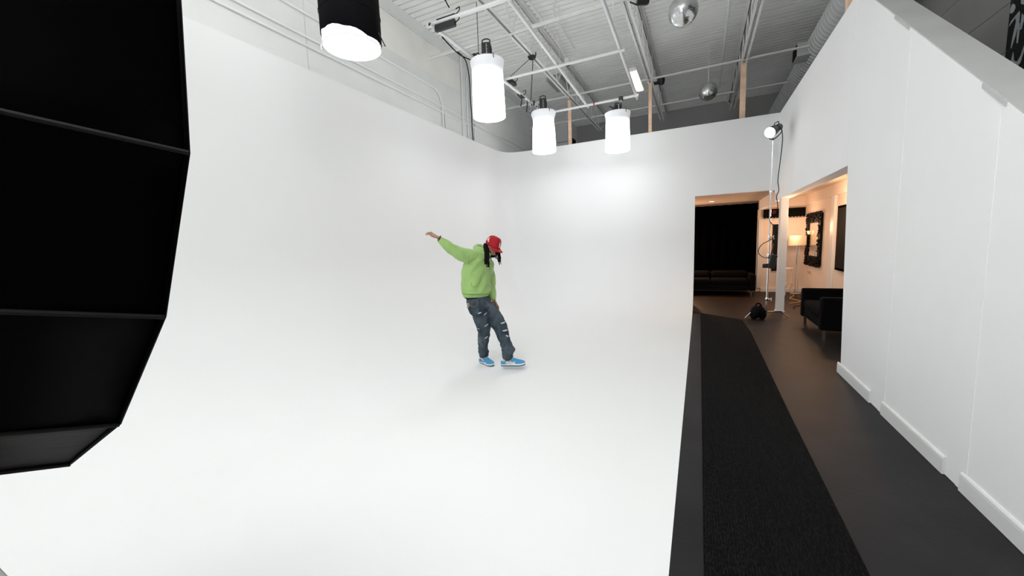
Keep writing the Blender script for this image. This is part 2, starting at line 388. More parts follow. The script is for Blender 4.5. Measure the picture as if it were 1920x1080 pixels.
# right building wall in concrete courses, partly painted black
XG = 3.4
mb = MB(); zc = 0
for z0, z1 in ((0, 3.0), (3.008, 3.47), (3.478, 3.757), (3.765, 4.335), (4.343, 4.95), (4.958, CZ)):
    mb.box((XG, -1, z0), (XG+.2, 15.2, z1))
mb.box((XG+.012, -1, 0), (XG+.2, 15.2, CZ)); struct(mb.build('wall_far_right', mat('grey_painted_concrete', (.42, .42, .40), .85, var=.07, vscale=1.2, bump=.3, bscale=20), smooth=0))
def graffiti():
    m = MB()
    for z0, z1 in ((2.8, 3.0), (3.008, 3.47), (3.478, 3.757), (3.765, 4.335), (4.343, 4.95), (4.958, CZ)):
        m.box((XG-.004, 2.0, z0), (XG, 7.30, z1), 0)
    base = m.build('wall_mural', M['gblack'], smooth=0); struct(base)
    S = dict(dot=[(8.955, 4.93), (8.903, 4.889), (8.886, 4.837), (8.916, 4.797), (8.97, 4.792), (9.004, 4.827), (9.002, 4.876), (8.981, 4.922)],
      n1=[(8.995, 4.621), (8.954, 4.684), (8.793, 4.751), (8.774, 4.715), (8.769, 4.59), (8.822, 4.418), (8.881, 4.261), (8.901, 4.276), (8.886, 4.421), (8.845, 4.626), (8.863, 4.684), (8.973, 4.623)],
      n2=[(8.816, 4.551), (8.789, 4.606), (8.75, 4.557), (8.74, 4.467), (8.749, 4.287), (8.78, 4.29), (8.79, 4.403), (8.785, 4.524)],
      n3=[(8.736, 4.465), (8.73, 4.681), (8.712, 4.672), (8.66, 4.60), (8.70, 4.453)],
      top=[(8.788, 5.0), (8.741, 5.0), (8.70, 4.79), (8.767, 4.833)],
      w=[(8.96, 3.979), (8.859, 4.056), (8.825, 4.197), (8.807, 4.162), (8.785, 4.053), (8.717, 4.014), (8.656, 4.077), (8.60, 4.22), (8.58, 4.15), (8.64, 3.973), (8.721, 3.929), (8.792, 3.981), (8.831, 4.033), (8.896, 3.994), (8.946, 3.955)],
      m=[(8.78, 3.901), (8.746, 3.913), (8.713, 3.876), (8.692, 3.794), (8.659, 3.869), (8.615, 3.865), (8.56, 3.85), (8.557, 3.648), (8.607, 3.776), (8.644, 3.764), (8.661, 3.709), (8.703, 3.748), (8.73, 3.845)])
    k = XG/4.2
    mb = MB(); lift = 0
    for p in S.values():
        lift += .0012
        pts = [(y*k, (z-1.6)*k+1.6) for y, z in p]
        v3 = [V((XG-.006-lift, a, b)) for a, b in pts]
        mb.add(v3, [tuple(t_) for t_ in tessellate_polygon([v3])])
    o = mb.build('trim_mural_lettering', M['spray'], smooth=0); struct(o)
    return base
graffiti()

# conduits on the left wall
def conduit(name, pts, r, label, group=None, mt=None, clamps=()):
    t = tag(MB().tube(pts, r, 8).build(name, mt or M['conduit']), label, 'conduit' if 'cable' not in name else 'cable', group)
    return t
x = -5.055
conduit('wall_conduit', [(x, -3, 4.52), (x, 14, 4.49)], .017, 'lower of the two long white conduits running along the left wall just above the backdrop')
conduit('wall_conduit', [(x, -3, 4.645), (x, 14, 4.60)], .017, 'upper of the two long white conduits running side by side along the left wall')
conduit('wall_conduit', [(x, -3, 5.0), (x, 6.65, 4.93)]+arc((x, 6.9, 4.6), .33, PI/2+.3, 0, 8, (0, 1, 0), (0, 0, 1))+[(x, 7.23, 4.13)], .019, 'white conduit along the left wall that bends down ahead of the tall vertical conduits')
conduit('wall_conduit', [(x, 7.33, 4.55), (x, 7.33, 4.13)], .016, 'short white vertical conduit beside the bend on the left wall')
conduit('wall_conduit', [(x, 8.03, 4.13), (x, 8.06, 5.95)], .02, 'tall white vertical conduit on the left wall left of the black cable')
conduit('wall_conduit', [(x, 8.24, 4.13), (x, 8.28, 5.6)], .018, 'tall white vertical conduit on the left wall right beside the black cable')
conduit('wall_conduit', [(x, 8.55, 4.13), (x, 8.56, 4.45)]+arc((x, 8.72, 4.45), .16, PI, PI/2, 6, (0, 1, 0), (0, 0, 1))+[(x, 9.6, 4.55), (x, 14, 4.38)], .017, 'white conduit curving out of the backdrop top and along the left wall')
tag(MB().tube(smooth_path([(x+.03, 7.9, 6.0), (x+.03, 8.22, 5.95), (x+.04, 8.32, 5.7), (x+.03, 8.37, 5.45), (x+.04, 8.35, 5.1), (x+.03, 8.39, 4.8), (x+.04, 8.37, 4.45), (x+.03, 8.41, 4.14)], 5), .012, 6).build('hanging_cable', M['black']),
    'black cable tied down the left wall beside tall white conduits', 'cable')

# wooden studs on top of the back wall
def stud(xc, z1, w, lab, y=10.14):
    mb = MB(); mb.box((xc-w/2, y, TOP-.25), (xc+w/2, y+.04, z1))
    tag(mb.build('wooden_stud', M['stud'], bevel=.002), lab, 'stud', 'pine studs between back wall and roof joists')
stud(-3.105, 5.28, .09, 'pine stud behind the middle white lanterns, leftmost of the wooden uprights')
stud(-1.11, 5.30, .075, 'narrow pine stud just right of the fluorescent fixture')
stud(.80, 5.31, .11, 'wide pine stud near the small mirror ball, with a row of nail heads')
mb = MB(); mb.box((1.50, 6.05, TOP-.2), (1.54, 6.14, CZ)); mb.box((1.54, 6.04, TOP-.2), (1.60, 6.15, CZ), 1)
tag(mb.build('wooden_stud', [M['stud'], M['trim']], bevel=.002), 'pale post rising from the right wall in front of the round duct', 'stud')
mb = MB()
for z in [4.3+.16*i for i in range(7)]: mb.lathe([(.004, 0), (.004, .004)], (.80+random.uniform(-.03, .03), 10.139, z), 6, 0, (0, -1, 0))

# open web joists
def joist(xc, lab):
    t = thing('roof_joist', lab, 'joist', (xc, 5, 5.3), group='open web roof joists')
    y0, y1 = -4.0, 13.5
    mb = MB()
    for s in (-1, 1):
        a = xc+s*.013; mb.box((min(a, a+s*.052), y0, 5.30), (max(a, a+s*.052), y1, 5.306)); mb.box((min(a, a+s*.006), y0, 5.30), (max(a, a+s*.006), y1, 5.35))
    mb.build('bottom_chord', M['steel'], t, smooth=0)
    mb = MB()
    for s in (-1, 1):
        a = xc+s*.013; mb.box((min(a, a+s*.06), y0, 6.03), (max(a, a+s*.06), 15.2, 6.04)); mb.box((min(a, a+s*.006), y0, 5.97), (max(a, a+s*.006), 15.2, 6.04))
    mb.build('top_chord', M['steel'], t, smooth=0)
    y = y0+.1; i = 0
    pts = []
    while y < y1-.1:
        pts.append((xc, y, 5.33 if i % 2 else 5.99)); y += .42; i += 1
    mb = MB()
    for a, b in zip(pts, pts[1:]): mb.tube([a, b], .011, 6)
    mb.tube([(xc, y1-.2, 5.33), (xc, 15.2, 6.0)], .02, 6)
    mb.build('web', M['steel'], t)
    return t
joist(-3.06, 'steel roof joist carrying the black clamp, leftmost of the long joists')
joist(-1.11, 'steel roof joist directly above the fluorescent fixture')
joist(.80, 'steel roof joist that ends over the wide pine stud')
joist(2.75, 'steel roof joist over the round duct, behind the right wall')
def bridging(y, z, x0, x1, w, lab):
    mb = MB(); mb.box((x0, y-w/2, z), (x1, y+w/2, z+.006)); mb.box((x0, y+w/2-.006, z), (x1, y+w/2, z+w))
    tag(mb.build('joist_bridging', M['steel'], smooth=0), lab, 'brace', 'cross braces between joists')
bridging(6.58, 5.29, -4.85, 1.9, .07, 'thick white cross brace nearest the camera, passing over the lighting grid')
bridging(9.95, 5.29, -5.0, 1.9, .045, 'middle cross brace, passing above the small mirror ball')
bridging(11.95, 5.29, -5.0, 1.9, .045, 'farthest cross brace, level with the small mirror ball')
tag(MB().tube([(.38, -3, 5.78), (.43, 12.9, 5.78)], .02, 8).build('ceiling_conduit', M['steel']), 'straight thin pipe under the ceiling between the two mirror balls and the duct', 'pipe')
tag(MB().tube(smooth_path([(-2.80, 4, 5.88), (-2.80, 7.7, 5.88), (-2.86, 9.1, 5.86)], 3), .018, 8).build('ceiling_conduit', M['steel']), 'painted ceiling conduit ending at the small round detector', 'pipe')
tag(MB().tube(smooth_path([(-2.35, 7.0, 5.9), (-2.55, 7.5, 5.9), (-2.58, 8.9, 5.9)], 4), .014, 8).build('ceiling_conduit', M['steel']), 'curved thin conduit on the ceiling right of the detector', 'pipe')
t = thing('ceiling_detector', 'small round detector with dark underside on the ceiling beyond the pipe grid', 'detector', (-2.85, 9.2, 5.85))
MB().lathe([(.03, .15), (.07, .14), (.07, .03)], (-2.85, 9.2, 5.72), 16).build('housing', M['steel'], t)
MB().lathe([(.062, 0), (.066, .03)], (-2.85, 9.2, 5.718), 16).build('sensor', M['black'], t)
mb = MB(); mb.box((-3.78, 10.3, 5.93), (-3.38, 11.2, 6.02)); mb.tube([(-3.58, 10.75, 6.0), (-3.58, 10.75, 6.06)], .02, 6)
tag(mb.build('ceiling_panel', M['graywall'], bevel=.01), 'flat grey panel fixed under the ceiling left of the first pine stud', 'panel')

# spiral duct
t = thing('spiral_duct', 'round grey spiral duct running behind the top of the right wall', 'duct', (2.2, 8, 5.42))
pr = []; y = -2.0
while y < 15.1:
    pr += [(.27, y), (.285, y+.012), (.27, y+.024), (.27, y+.13)]; y += .14
MB().lathe(pr, (2.2, 0, 5.42), 32, 0, (0, 1, 0)).build('duct_pipe', M['duct'], t, smooth=50)
mb = MB(); mb.box((1.75, 10.20, 5.24), (2.15, 10.62, 5.50)); mb.build('register_box', M['duct'], t, bevel=.006)
mb = MB(); mb.box((1.738, 10.23, 5.26), (1.75, 10.59, 5.48)); mb.build('grille', M['black'], t)

# ------------------------------------------------------------------ pipe grid
def GS(p):
    k = 1.0667; return V((p[0]*k, p[1]*k, CAMH+(p[2]-CAMH)*k))   # grid hangs at about 4.8 m
def pipe(a, b, lab, r=.030, marks=()):
    a = GS(a); b = GS(b)
    t = thing('grid_pipe', lab, 'pipe', a, group='white lighting grid pipes')
    a = V(a); b = V(b); d = (b-a).normalized()
    mb = MB(); L = (b-a).length
    mb.lathe([(r, 0), (r, L), (r*.8, L), (r*.8, L-.1)], a, 16, 0, d, cap=False)
    mb.lathe([(r, 0), (r*.82, 0), (r*.82, .12)], a, 16, 0, d, cap=False)
    mb.build('tube', M['pipe'], t, smooth=40)
    for e_ in (.02, L-.03): MB().lathe([(r*.81, e_), (r*.81, e_+.01)], a, 16, 0, d).build('end_opening', M['black'], t)
    for p in marks:
        MB().lathe([(r*1.05, 0), (r*1.05, .03)], a+d*p, 16, 0, d).build('tape_band', M['red'], t)
    return t
GA = pipe((-3.30, 4.52, 4.57), (-3.22, 9.0, 4.57), 'white grid pipe on the left that carries two lanterns')
GB = pipe((-2.20, 4.60, 4.66), (-2.34, 9.1, 4.66), 'white grid pipe in the middle with an open black end facing the camera')
GC = pipe((-1.08, 2.5, 4.66), (-1.27, 9.15, 4.66), 'white grid pipe on the right, running beside the fluorescent fixture')
pipe((-3.42, 4.64, 4.63), (1.0, 4.70, 4.63), 'nearest white cross pipe, with the black power boxes tied on', .028)
pipe((-3.30, 6.70, 4.62), (-1.12, 6.70, 4.62), 'middle white cross pipe passing under the middle grid pipe', .024)
pipe((-3.30, 8.86, 4.62), (-1.20, 8.84, 4.62), 'farthest white cross pipe, wrapped with a red tape band', .028, (1.22,))
def rod(a, b, r, lab, mt, name='hanging_rod'):
    return tag(MB().tube([V(a), V(b)], r, 6).build(name, mt), lab, 'rod' if 'rod' in name else 'cable', 'hangers of the lighting grid')
rod((-3.477, 6.134, 4.809), (-3.477, 6.134, 6.04), .006, 'thin dark hanging rod beside the nearest plain white lantern', M['gloss'])
rod((-1.227, 6.347, 4.915), (-1.227, 6.347, 6.04), .008, 'grey hanging rod reaching the right grid pipe', M['steel'])
rod((-3.03, 7.52, 5.25), GS((-3.27, 7.92, 4.61)), .009, 'dark wire going down from the joist clamp toward the second plain lantern', M['gloss'], 'hanging_wire')
rod((-3.06, 7.48, 5.25), GS((-3.27, 6.78, 4.64)), .006, 'dark wire slanting left from the joist clamp to the left grid pipe', M['gloss'], 'hanging_wire')
rod((-2.453, 7.446, 4.894), (-2.453, 7.446, 6.04), .004, 'thin rod holding the middle grid pipe', M['steel'])
t = thing('joist_clamp', 'black clamp strapped under the leftmost roof joist', 'clamp', (-3.05, 7.5, 5.28))
MB().box((-3.12, 7.46, 5.255), (-2.98, 7.56, 5.295)).build('clamp_body', M['gloss'], t, bevel=.008)
MB().tube(smooth_path([(-3.12, 7.5, 5.33), (-3.1, 7.5, 5.25), (-3.03, 7.5, 5.22), (-2.97, 7.5, 5.27), (-2.96, 7.5, 5.34)]), .012, 8).build('strap', M['gloss'], t)

def power_box(c, sx, sy, sz, lab, rz=0):
    c = GS(c)
    t = thing('power_box', lab, 'power box', c, (0, 0, rz), group='black power boxes on the pipe grid')
    MB().box((-sx, -sy, -sz), (sx, sy, sz)).build('case', M['gloss'], t, bevel=.008, local=True)
    for k in (-1, 1): MB().tube([(k*sx*.55, 0, sz), (k*sx*.55, .03, sz+.05), (k*sx*.55, .06, sz)], .004, 6).build('zip_tie', M['trim'], t, local=True)
    MB().tube(smooth_path([(sx, 0, 0), (sx+.06, 0, .03), (sx+.05, .03, .1), (sx-.02, .05, .1)]), .007, 6).build('cord', M['black'], t, local=True)
    return t
power_box((-3.12, 4.63, 4.55), .17, .03, .045, 'long black power box slung below the nearest cross pipe', .02)
power_box((-3.12, 4.66, 4.67), .16, .02, .012, 'flat black strip lying above the nearest cross pipe', .02)
power_box((-3.27, 7.0, 4.66), .06, .11, .035, 'black power box beside the first plain lantern on left pipe', 0)
power_box((-3.27, 7.42, 4.56), .045, .10, .03, 'small black box hanging under the left pipe with clamps', 0)
tag(MB().tube(smooth_path([(-3.9, 3.9, 6.03), (-3.85, 4.1, 5.8), (-3.55, 4.3, 5.5), (-3.45, 4.4, 5.2), (-3.3, 4.7, 5.15), (-3.25, 4.95, 4.97)], 6), .009, 6).build('power_cable', M['black']), 'black cable sagging from ceiling to the nearest power box', 'cable')
tag(MB().tube(smooth_path([GS(p) for p in ((-3.30, 4.8, 4.53), (-3.29, 5.1, 4.47), (-3.31, 5.35, 4.49), (-3.28, 5.6, 4.51), (-3.31, 5.8, 4.48))], 6), .009, 6).build('power_cable', M['black']), 'black cable along the underside of the left grid pipe', 'cable')
def gaff(c, lab, dz):
    c = GS(c)
    t = thing('grip_clamp', lab, 'clamp', c, group='spare clamps hanging on the left grid pipe')
    c = V(c)
    MB().tube(arc(c, .045, -.4, PI+.6, 8, (1, 0, 0)), .010, 8).build('hook', M['gloss'], t)
    MB().tube([c+V((-.03, 0, -.02)), c+V((-.07, .02, -dz))], .013, 8).build('jaw', M['gloss'], t)
    MB().tube([c+V((.035, 0, -.02)), c+V((.05, .02, -dz*.8)), c+V((.0, .02, -dz))], .007, 8).build('handle', M['chrome'], t)
gaff((-3.27, 7.52, 4.56), 'black spring clamp hanging open below the left grid pipe', .17)
gaff((-3.26, 7.78, 4.56), 'dark looped clamp hanging close to the slanting wire', .22)

# ------------------------------------------------------------------ lanterns
def lamp_head(t, x, y, z, tall=.26, rz=.3):
    """black monolight body on top of a sleeve, with handle, yoke, clamp"""
    T = Matrix.Translation((x, y, z)) @ Matrix.Rotation(rz, 4, 'Z')
    h = MB(); h.box((-.075, -.085, 0), (.075, .085, tall*.86), 0, T)
    b = h.build('lamp_head', M['gloss'], t, bevel=.014)
    def TT(p): return T @ V(p)
    MB().tube([TT(p) for p in smooth_path([(-.06, -.05, tall*.84), (-.06, -.05, tall), (0, -.05, tall*1.06), (.06, -.05, tall), (.06, -.05, tall*.84)], 4)], .010, 8).build('handle', M['gloss'], b)
    mb = MB()
    for i in range(7): mb.box((.0+.0, -.088, tall*(.2+.085*i)), (.012+.008*(i % 2), -.0862, tall*(.2+.085*i)+.013), 0, T)
    mb.build('printed_marks', M['ltext'], b)
    mb = MB()
    for i in range(5): mb.box((.076, -.06, .03+i*.035), (.079, .06, .045+i*.035), 0, T)
    mb.build('vent', M['black'], b)
    y_ = MB().tube([TT(p) for p in [(-.10, 0, .02), (-.105, 0, .10), (-.17, 0, .13)]], .012, 8); y_.build('yoke', M['gloss'], t)
    MB().lathe([(.09, 0), (.11, .02), (.08, .03)], (x, y, z-.03), 20).build('mount_ring', M['gloss'], t)

def lantern(x, y, zb, zt, r, lab, prof_kind=0, head_rz=.3, head_tall=.26):
    t = thing('lantern_light', lab, 'lamp', (x, y, zb), group='white cylinder lanterns')
    H = zt-zb; mt = lantern_mat('lantern_fabric', H*.86, H*.46, .25, LANTERN_E)
    mb = MB(); n = 40; prof = [(0.0, 1.0), (.02, 1.0), (.2, .985), (.4, .97), (.6, .955), (.75, .945), (.86, .955), (.94, 1.0), (.985, 1.03), (1.0, 1.02)]
    if prof_kind == 1: prof = [(0, 1.0), (.2, .985), (.4, .965), (.6, .93), (.72, .88), (.82, .90), (.90, .99), (.96, 1.04), (1, 1.0)]
    vs = []
    for h, k in prof:
        for j in range(n):
            a = 2*PI*j/n; w = 1+.010*math.sin(5*a+h*3)*math.sin(PI*min(1, h))+.014*math.sin(9*a)*(h > .6)*(h < .97)
            vs.append((x+r*k*w*math.cos(a), y+r*k*w*math.sin(a), zb+H*h))
    fs = [(i*n+j, i*n+(j+1) % n, (i+1)*n+(j+1) % n, (i+1)*n+j) for i in range(len(prof)-1) for j in range(n)]
    mb.add(vs, fs)
    kk = len(prof)-1
    mb.add(vs[kk*n:]+[(x, y, zt+.015)], [(j, (j+1) % n, n) for j in range(n)])
    mb.build('fabric_sleeve', mt, t, smooth=60)
    mb = MB(); mb.add(vs[:n]+[(x, y, zb-.004)], [(j, n, (j+1) % n) for j in range(n)])
    mb.build('bottom_diffuser', mat('bottom_diffuser_fabric', (.9, .92, .95), .8, emit=BOTTOM_E, ecol=(.95, .98, 1)), t)
    mb = MB(); mb.tube([(x+r*1.0*math.cos(a), y+r*1.0*math.sin(a), zb) for a in [2*PI*j/n for j in range(n)]], .006, 6, closed=True)
    mb.build('bottom_hoop', mat('hoop_piping', (.6, .6, .6), .6, emit=.25, ecol=(1, 1, 1)), t)
    lamp_head(t, x, y, zt+.02, head_tall, head_rz)
    MB().tube([(x+r*.75, y-r*.65, zt+.02), (x+r*.80, y-r*.70, zt-.0), (x+r*.82, y-r*.72, zt-.06)], .006, 6).build('tie_cord', M['black'], t)
    return t
lantern(-3.2, 5.92, 3.73, 4.61, .272, 'white cylinder lantern hanging left of the pipe grid, largest of the plain ones', 0, .35, .29)
lantern(-3.2, 8.47, 3.66, 4.52, .265, 'white cylinder lantern with pinched waist hanging before the first pine stud', 1, .25, .30)
lantern(-1.63, 8.80, 3.54, 4.32, .262, 'short white cylinder lantern hanging alone from the farthest cross pipe', 0, .4, .16)
# hoses and brackets linking heads to the pipe
for (a, b, lab) in (((-3.475, 5.98, 4.77), (-3.31, 5.95, 4.78), 'metal bracket between left grid pipe and the nearest plain lantern'), ((-3.46, 8.50, 4.77), (-3.31, 8.48, 4.70), 'metal bracket between left grid pipe and the pinched lantern'), ((-1.66, 9.40, 4.81), (-1.63, 8.92, 4.50), 'metal bracket above the lone lantern on the farthest pipe')):
    t = thing('pipe_bracket', lab, 'bracket', a, group='brackets of the lanterns')
    a = V(a); b = V(b)
    MB().tube([a, b], .016, 8).build('arm', M['chrome'], t)
    mb = MB(); mb.box(a-V((.045, .04, .045)), a+V((.045, .04, .045))); mb.build('jaw', M['gloss'], t, bevel=.01)
    MB().tube([a+V((0, -.04, 0)), a+V((.03, -.08, -.09))], .009, 8).build('lever', M['chrome'], t)

def skirted():
    x, y, zb, r = -3.2, 3.06, 3.635, .275; H = 1.15
    t = thing('lantern_light', 'big round lantern under a black skirt, nearest of the hanging lights', 'lamp', (x, y, zb), group='white cylinder lanterns')
    MB().lathe([(r, 0), (r*1.0, .1), (r*.98, H), (r*.5, H+.02)], (x, y, zb), 40).build('fabric_sleeve', mat('skirted_fabric', (.9, .92, .95), .8, emit=SKIRT_E, ecol=(.96, .98, 1)), t, smooth=50)
    n = 40; mb = MB(); mb.tube([(x+r*1.0*math.cos(a), y+r*1.0*math.sin(a), zb+.004) for a in [2*PI*j/n for j in range(n)]], .006, 6, closed=True)
    mb.build('bottom_hoop', mat('hoop_piping', (.6, .6, .6), .6, emit=.4, ecol=(1, 1, 1)), t)
    # skirt: eight straight fabric panels hung around the sleeve with a gap on the left
    mb = MB(); N = 7; a0 = math.radians(-145); a1 = math.radians(165); seg = 4; vs = []
    K = N*seg
    for i in range(K+1):
        a = a0+(a1-a0)*i/K; e = i/K
        rr = r*1.03+.006*abs(math.sin(PI*i/seg))
        low = .085-.07*math.exp(-((math.degrees(a)-10)/55)**2)+.012*abs(math.sin(PI*i/seg))
        for h in (low, .3, .6, .9, H+.02):
            vs.append((x+rr*math.cos(a)*(1+.006*math.sin(h*9+i)), y+rr*math.sin(a), zb+h))
        del e
    fs = [(i*5+j, i*5+j+1, i*5+5+j+1, i*5+5+j) for i in range(K) for j in range(4)]
    mb.add(vs, fs); o = mb.build('black_skirt', M['blackfab'], t, smooth=60)
    s = o.modifiers.new('thick', 'SOLIDIFY'); s.thickness = .004
    mb = MB()
    for k in (.3, .55): mb.tube([(x+r*1.06*math.cos(a0+(a1-a0)*i/K), y+r*1.06*math.sin(a0+(a1-a0)*i/K), zb+k) for i in range(K+1)], .003, 5)
    mb.build('skirt_seam', M['black'], o)
    lamp_head(t, x, y, zb+H+.05)
    MB().tube([(x+r*.98*math.cos(.45), y+r*.98*math.sin(.45), zb+.03), (x+r*1.22*math.cos(.45), y+r*1.22*math.sin(.45), zb+.005), (x+r*1.05*math.cos(.3), y+r*1.05*math.sin(.3), zb+.12)], .006, 6).build('spring_tab', M['gloss'], t)
    MB().tube([(x-.2, y-.21, zb), (x-.2, y-.21, zb-.05)], .004, 6).build('zip_pull', M['trim'], t)
skirted()

# fluorescent fixture
t = thing('fluorescent_fixture', 'lit two-tube fluorescent fixture hanging beside the right grid pipe', 'light fixture', (-1.28, 9.1, 5.0))
mb = MB(); mb.prism([(-1.37, 5.0), (-1.34, 5.06), (-1.22, 5.06), (-1.19, 5.0), (-1.20, 5.0), (-1.225, 5.045), (-1.335, 5.045), (-1.36, 5.0)], 'Y', 8.50, 9.74)
mb.build('reflector', mat('enamel_reflector', (.85, .80, .68), .35), t)
for xx in (-1.315, -1.245):
    MB().tube([(xx, 8.53, 5.012), (xx, 9.71, 5.012)], .019, 12).build('tube', M['tube'], t)
for yy in (8.5, 9.70): MB().box((-1.35, yy, 4.995), (-1.21, yy+.04, 5.05)).build('end_cap', M['trim'], t, bevel=.004)
for yy in (8.6, 9.6):
    MB().tube([(-1.28, yy, 5.06), (-1.22, yy, 5.2), (-1.12, yy, 5.32)], .004, 5).build('hanging_chain', M['steel'], t)
    MB().tube([(-1.28, yy, 5.06), (-1.30, yy-.05, 5.5), (-1.31, yy-.08, 6.05)], .003, 5).build('hanging_chain', M['steel'], t)

# mirror balls
def mirror_ball(c, r, lab, rodz):
    t = thing('mirror_ball', lab, 'mirror ball', c, group='mirror balls')
    c = V(c); NL, NM = 38, 76; mb = MB(); g = MB()
    g.ell(c, (r*.985,)*3, None, 40)
    g.build('ball_core', M['ballgrid'], t)
    for i in range(NL):
        p0 = PI*(i+.06)/NL; p1 = PI*(i+.94)/NL; m = max(5, int(NM*math.sin(PI*(i+.5)/NL)))
        for j in range(m):
            a0 = 2*PI*(j+.05)/m; a1 = 2*PI*(j+.95)/m; k = r*(1+random.uniform(-.002, .002)); tl = random.uniform(-.003, .003)
            mb.add([c+V((math.sin(p)*math.cos(a), math.sin(p)*math.sin(a), math.cos(p)))*(k*(1+tl*s)) for p, a, s in ((p0, a0, 1), (p1, a0, -1), (p1, a1, -1), (p0, a1, 1))], [(0, 1, 2, 3)])
    mb.build('mirror_tiles', M['ball'], t, smooth=0)
    MB().tube([c+V((0, 0, r)), (c.x, c.y, rodz)], .006, 6).build('hanger', M['steel'], t)
    MB().lathe([(.02, 0), (.025, .02), (.012, .03)], c+V((0, 0, r-.005)), 12).build('cap', M['steel'], t)
mirror_ball((-.265, 6.5, 4.86), .2, 'larger looking mirror ball at the top of the frame', 6.05)
mirror_ball((.130, 10.6, 5.00), .2, 'small distant mirror ball hanging near the wide pine stud', 6.05)

# speakers / spot cans on the joists
t = thing('joist_lamp', 'black lamp can half hidden by the brace at the top of the frame', 'lamp', (-1.0, 7.2, 5.45))
MB().lathe([(.04, 0), (.062, .02), (.065, .16), (.05, .19)], (-.98, 7.02, 5.46), 20, 0, (.8, .35, 0)).build('can', M['gloss'], t)
MB().tube([(-.98, 7.05, 5.42), (-1.1, 7.05, 5.5)], .012, 6).build('bracket', M['gloss'], t)
t = thing('joist_lamp', 'black lamp fixed on the joist to the right of the narrow pine stud', 'lamp', (-.97, 10.7, 5.5))
MB().lathe([(.04, 0), (.08, .02), (.095, .09), (.06, .18), (.05, .20)], (-.93, 10.62, 5.57), 20, 0, (.2, .3, -1)).build('can', M['gloss'], t)
MB().box((-1.10, 10.64, 5.42), (-.92, 10.72, 5.48)).build('bracket', M['gloss'], t, bevel=.008)
mb = MB(); mb.box((.85, 15.12, 5.28), (1.5, 15.2, 5.40))
tag(mb.build('wall_vent', M['black'], bevel=.006), 'long black slot on the far wall right of the wide pine stud', 'vent')

# ------------------------------------------------------------------ foreground softbox
def softbox():
    c = V((-1.514, .375, 1.843)); ya, pi_ = 1.566, -.105; ph = 3.238; R = .744; TP = .614; L = .798; N = 16
    a = V((math.cos(pi_)*math.cos(ya), math.cos(pi_)*math.sin(ya), math.sin(pi_)))
    e1 = V((0, 0, 1)).cross(a).normalized(); e2 = a.cross(e1)
    t = thing('softbox', 'huge black parabolic softbox filling the left foreground', 'softbox', (c.x, c.y, 0))
    def P(k, d, rad): th = ph+2*PI*k/N; return c-a*d+(e1*math.cos(th)+e2*math.sin(th))*rad
    prof = [(0, 1.0), (.2, .935), (.45, .81), (.8, TP), (1.05, .38), (1.15, .16)]
    mb = MB(); vs = []; sub = 6
    for d, k in prof:
        for i in range(N):
            for s in range(sub):
                f = s/sub; p = P(i, d, R*k).lerp(P(i+1, d, R*k), f)
                cen = c-a*d; bow = math.sin(PI*f)*.012*(1 if d > 0 else 0)
                w = .010*noise.noise(p*7)*math.sin(PI*f)*(1 if d > 0 else .25)
                vs.append(p+(cen-p)*bow*.9+(p-cen).normalized()*w)
    n = N*sub; K = len(prof)
    mb.add(vs, [(i*n+j, i*n+(j+1) % n, (i+1)*n+(j+1) % n, (i+1)*n+j) for i in range(K-1) for j in range(n)])
    o = mb.build('black_shell', M['softfab'], t, smooth=25)
    sm = o.modifiers.new('thick', 'SOLIDIFY'); sm.thickness = .004
    for i in range(N):
        mb = MB(); pts = [P(i, d, R*k*1.004) for d, k in prof]
        mb.tube(pts, [.0042]*len(pts), 8); mb.build('rib_seam', M['seam'], o)
    mb = MB(); mb.tube([P(i+s/4, 0, R*1.0).lerp(P(i, 0, R), 0) if 0 else P(i, 0, R).lerp(P(i+1, 0, R), s/4) for i in range(N) for s in range(4)], .004, 8, closed=True)
    mb.build('rim_binding', M['softfab'], o)
    # recessed diffuser that gives off the light
    mb = MB(); vs = [P(i, .03, R*.975) for i in range(N)]; mb.add(vs, [tuple(range(N))])
    mb.build('front_diffuser', mat('front_diffuser_fabric', (.9, .9, .92), .9, emit=SOFTBOX_E, ecol=(.96, .98, 1)), t)
    MB().lathe([(.10, 0), (.12, .02), (.12, .06), (.10, .08)], c-a*1.21, 24, 0, a).build('speed_ring', M['gloss'], t)
    MB().lathe([(.06, 0), (.085, .03), (.085, .3), (.06, .33)], c-a*1.54, 24, 0, a).build('lamp_body', M['gloss'], t)
    st = thing('light_stand', 'black stand that holds the huge softbox from behind, standing on the floor', 'stand', (c.x-a.x*1.3, c.y-a.y*1.3, 0))
    q = c-a*1.3; hub = V((q.x, q.y, .6))
    MB().tube([(q.x, q.y, .25), (q.x, q.y, q.z-.09)], .018, 12).build('pole', M['gloss'], st)
    for k in range(3):
        th = .5+2*PI*k/3; MB().tube([hub, (q.x+.5*math.cos(th), q.y+.5*math.sin(th), .015)], .012, 8).build('leg', M['gloss'], st)
softbox()

# ------------------------------------------------------------------ corridor runner
mb = MB(); mb.prism([(.045, -2), (.72, -2), (.755, 4.0), (.80, 7.4), (.765, 8.42), (-.085, 9.10), (-.09, 9.08), (.047, 8.94)], 'Z', -.002, .006)
tag(mb.build('carpet_runner', M['runner'], bevel=.003), 'long ribbed black carpet runner on the corridor floor beside the white floor edge', 'rug')

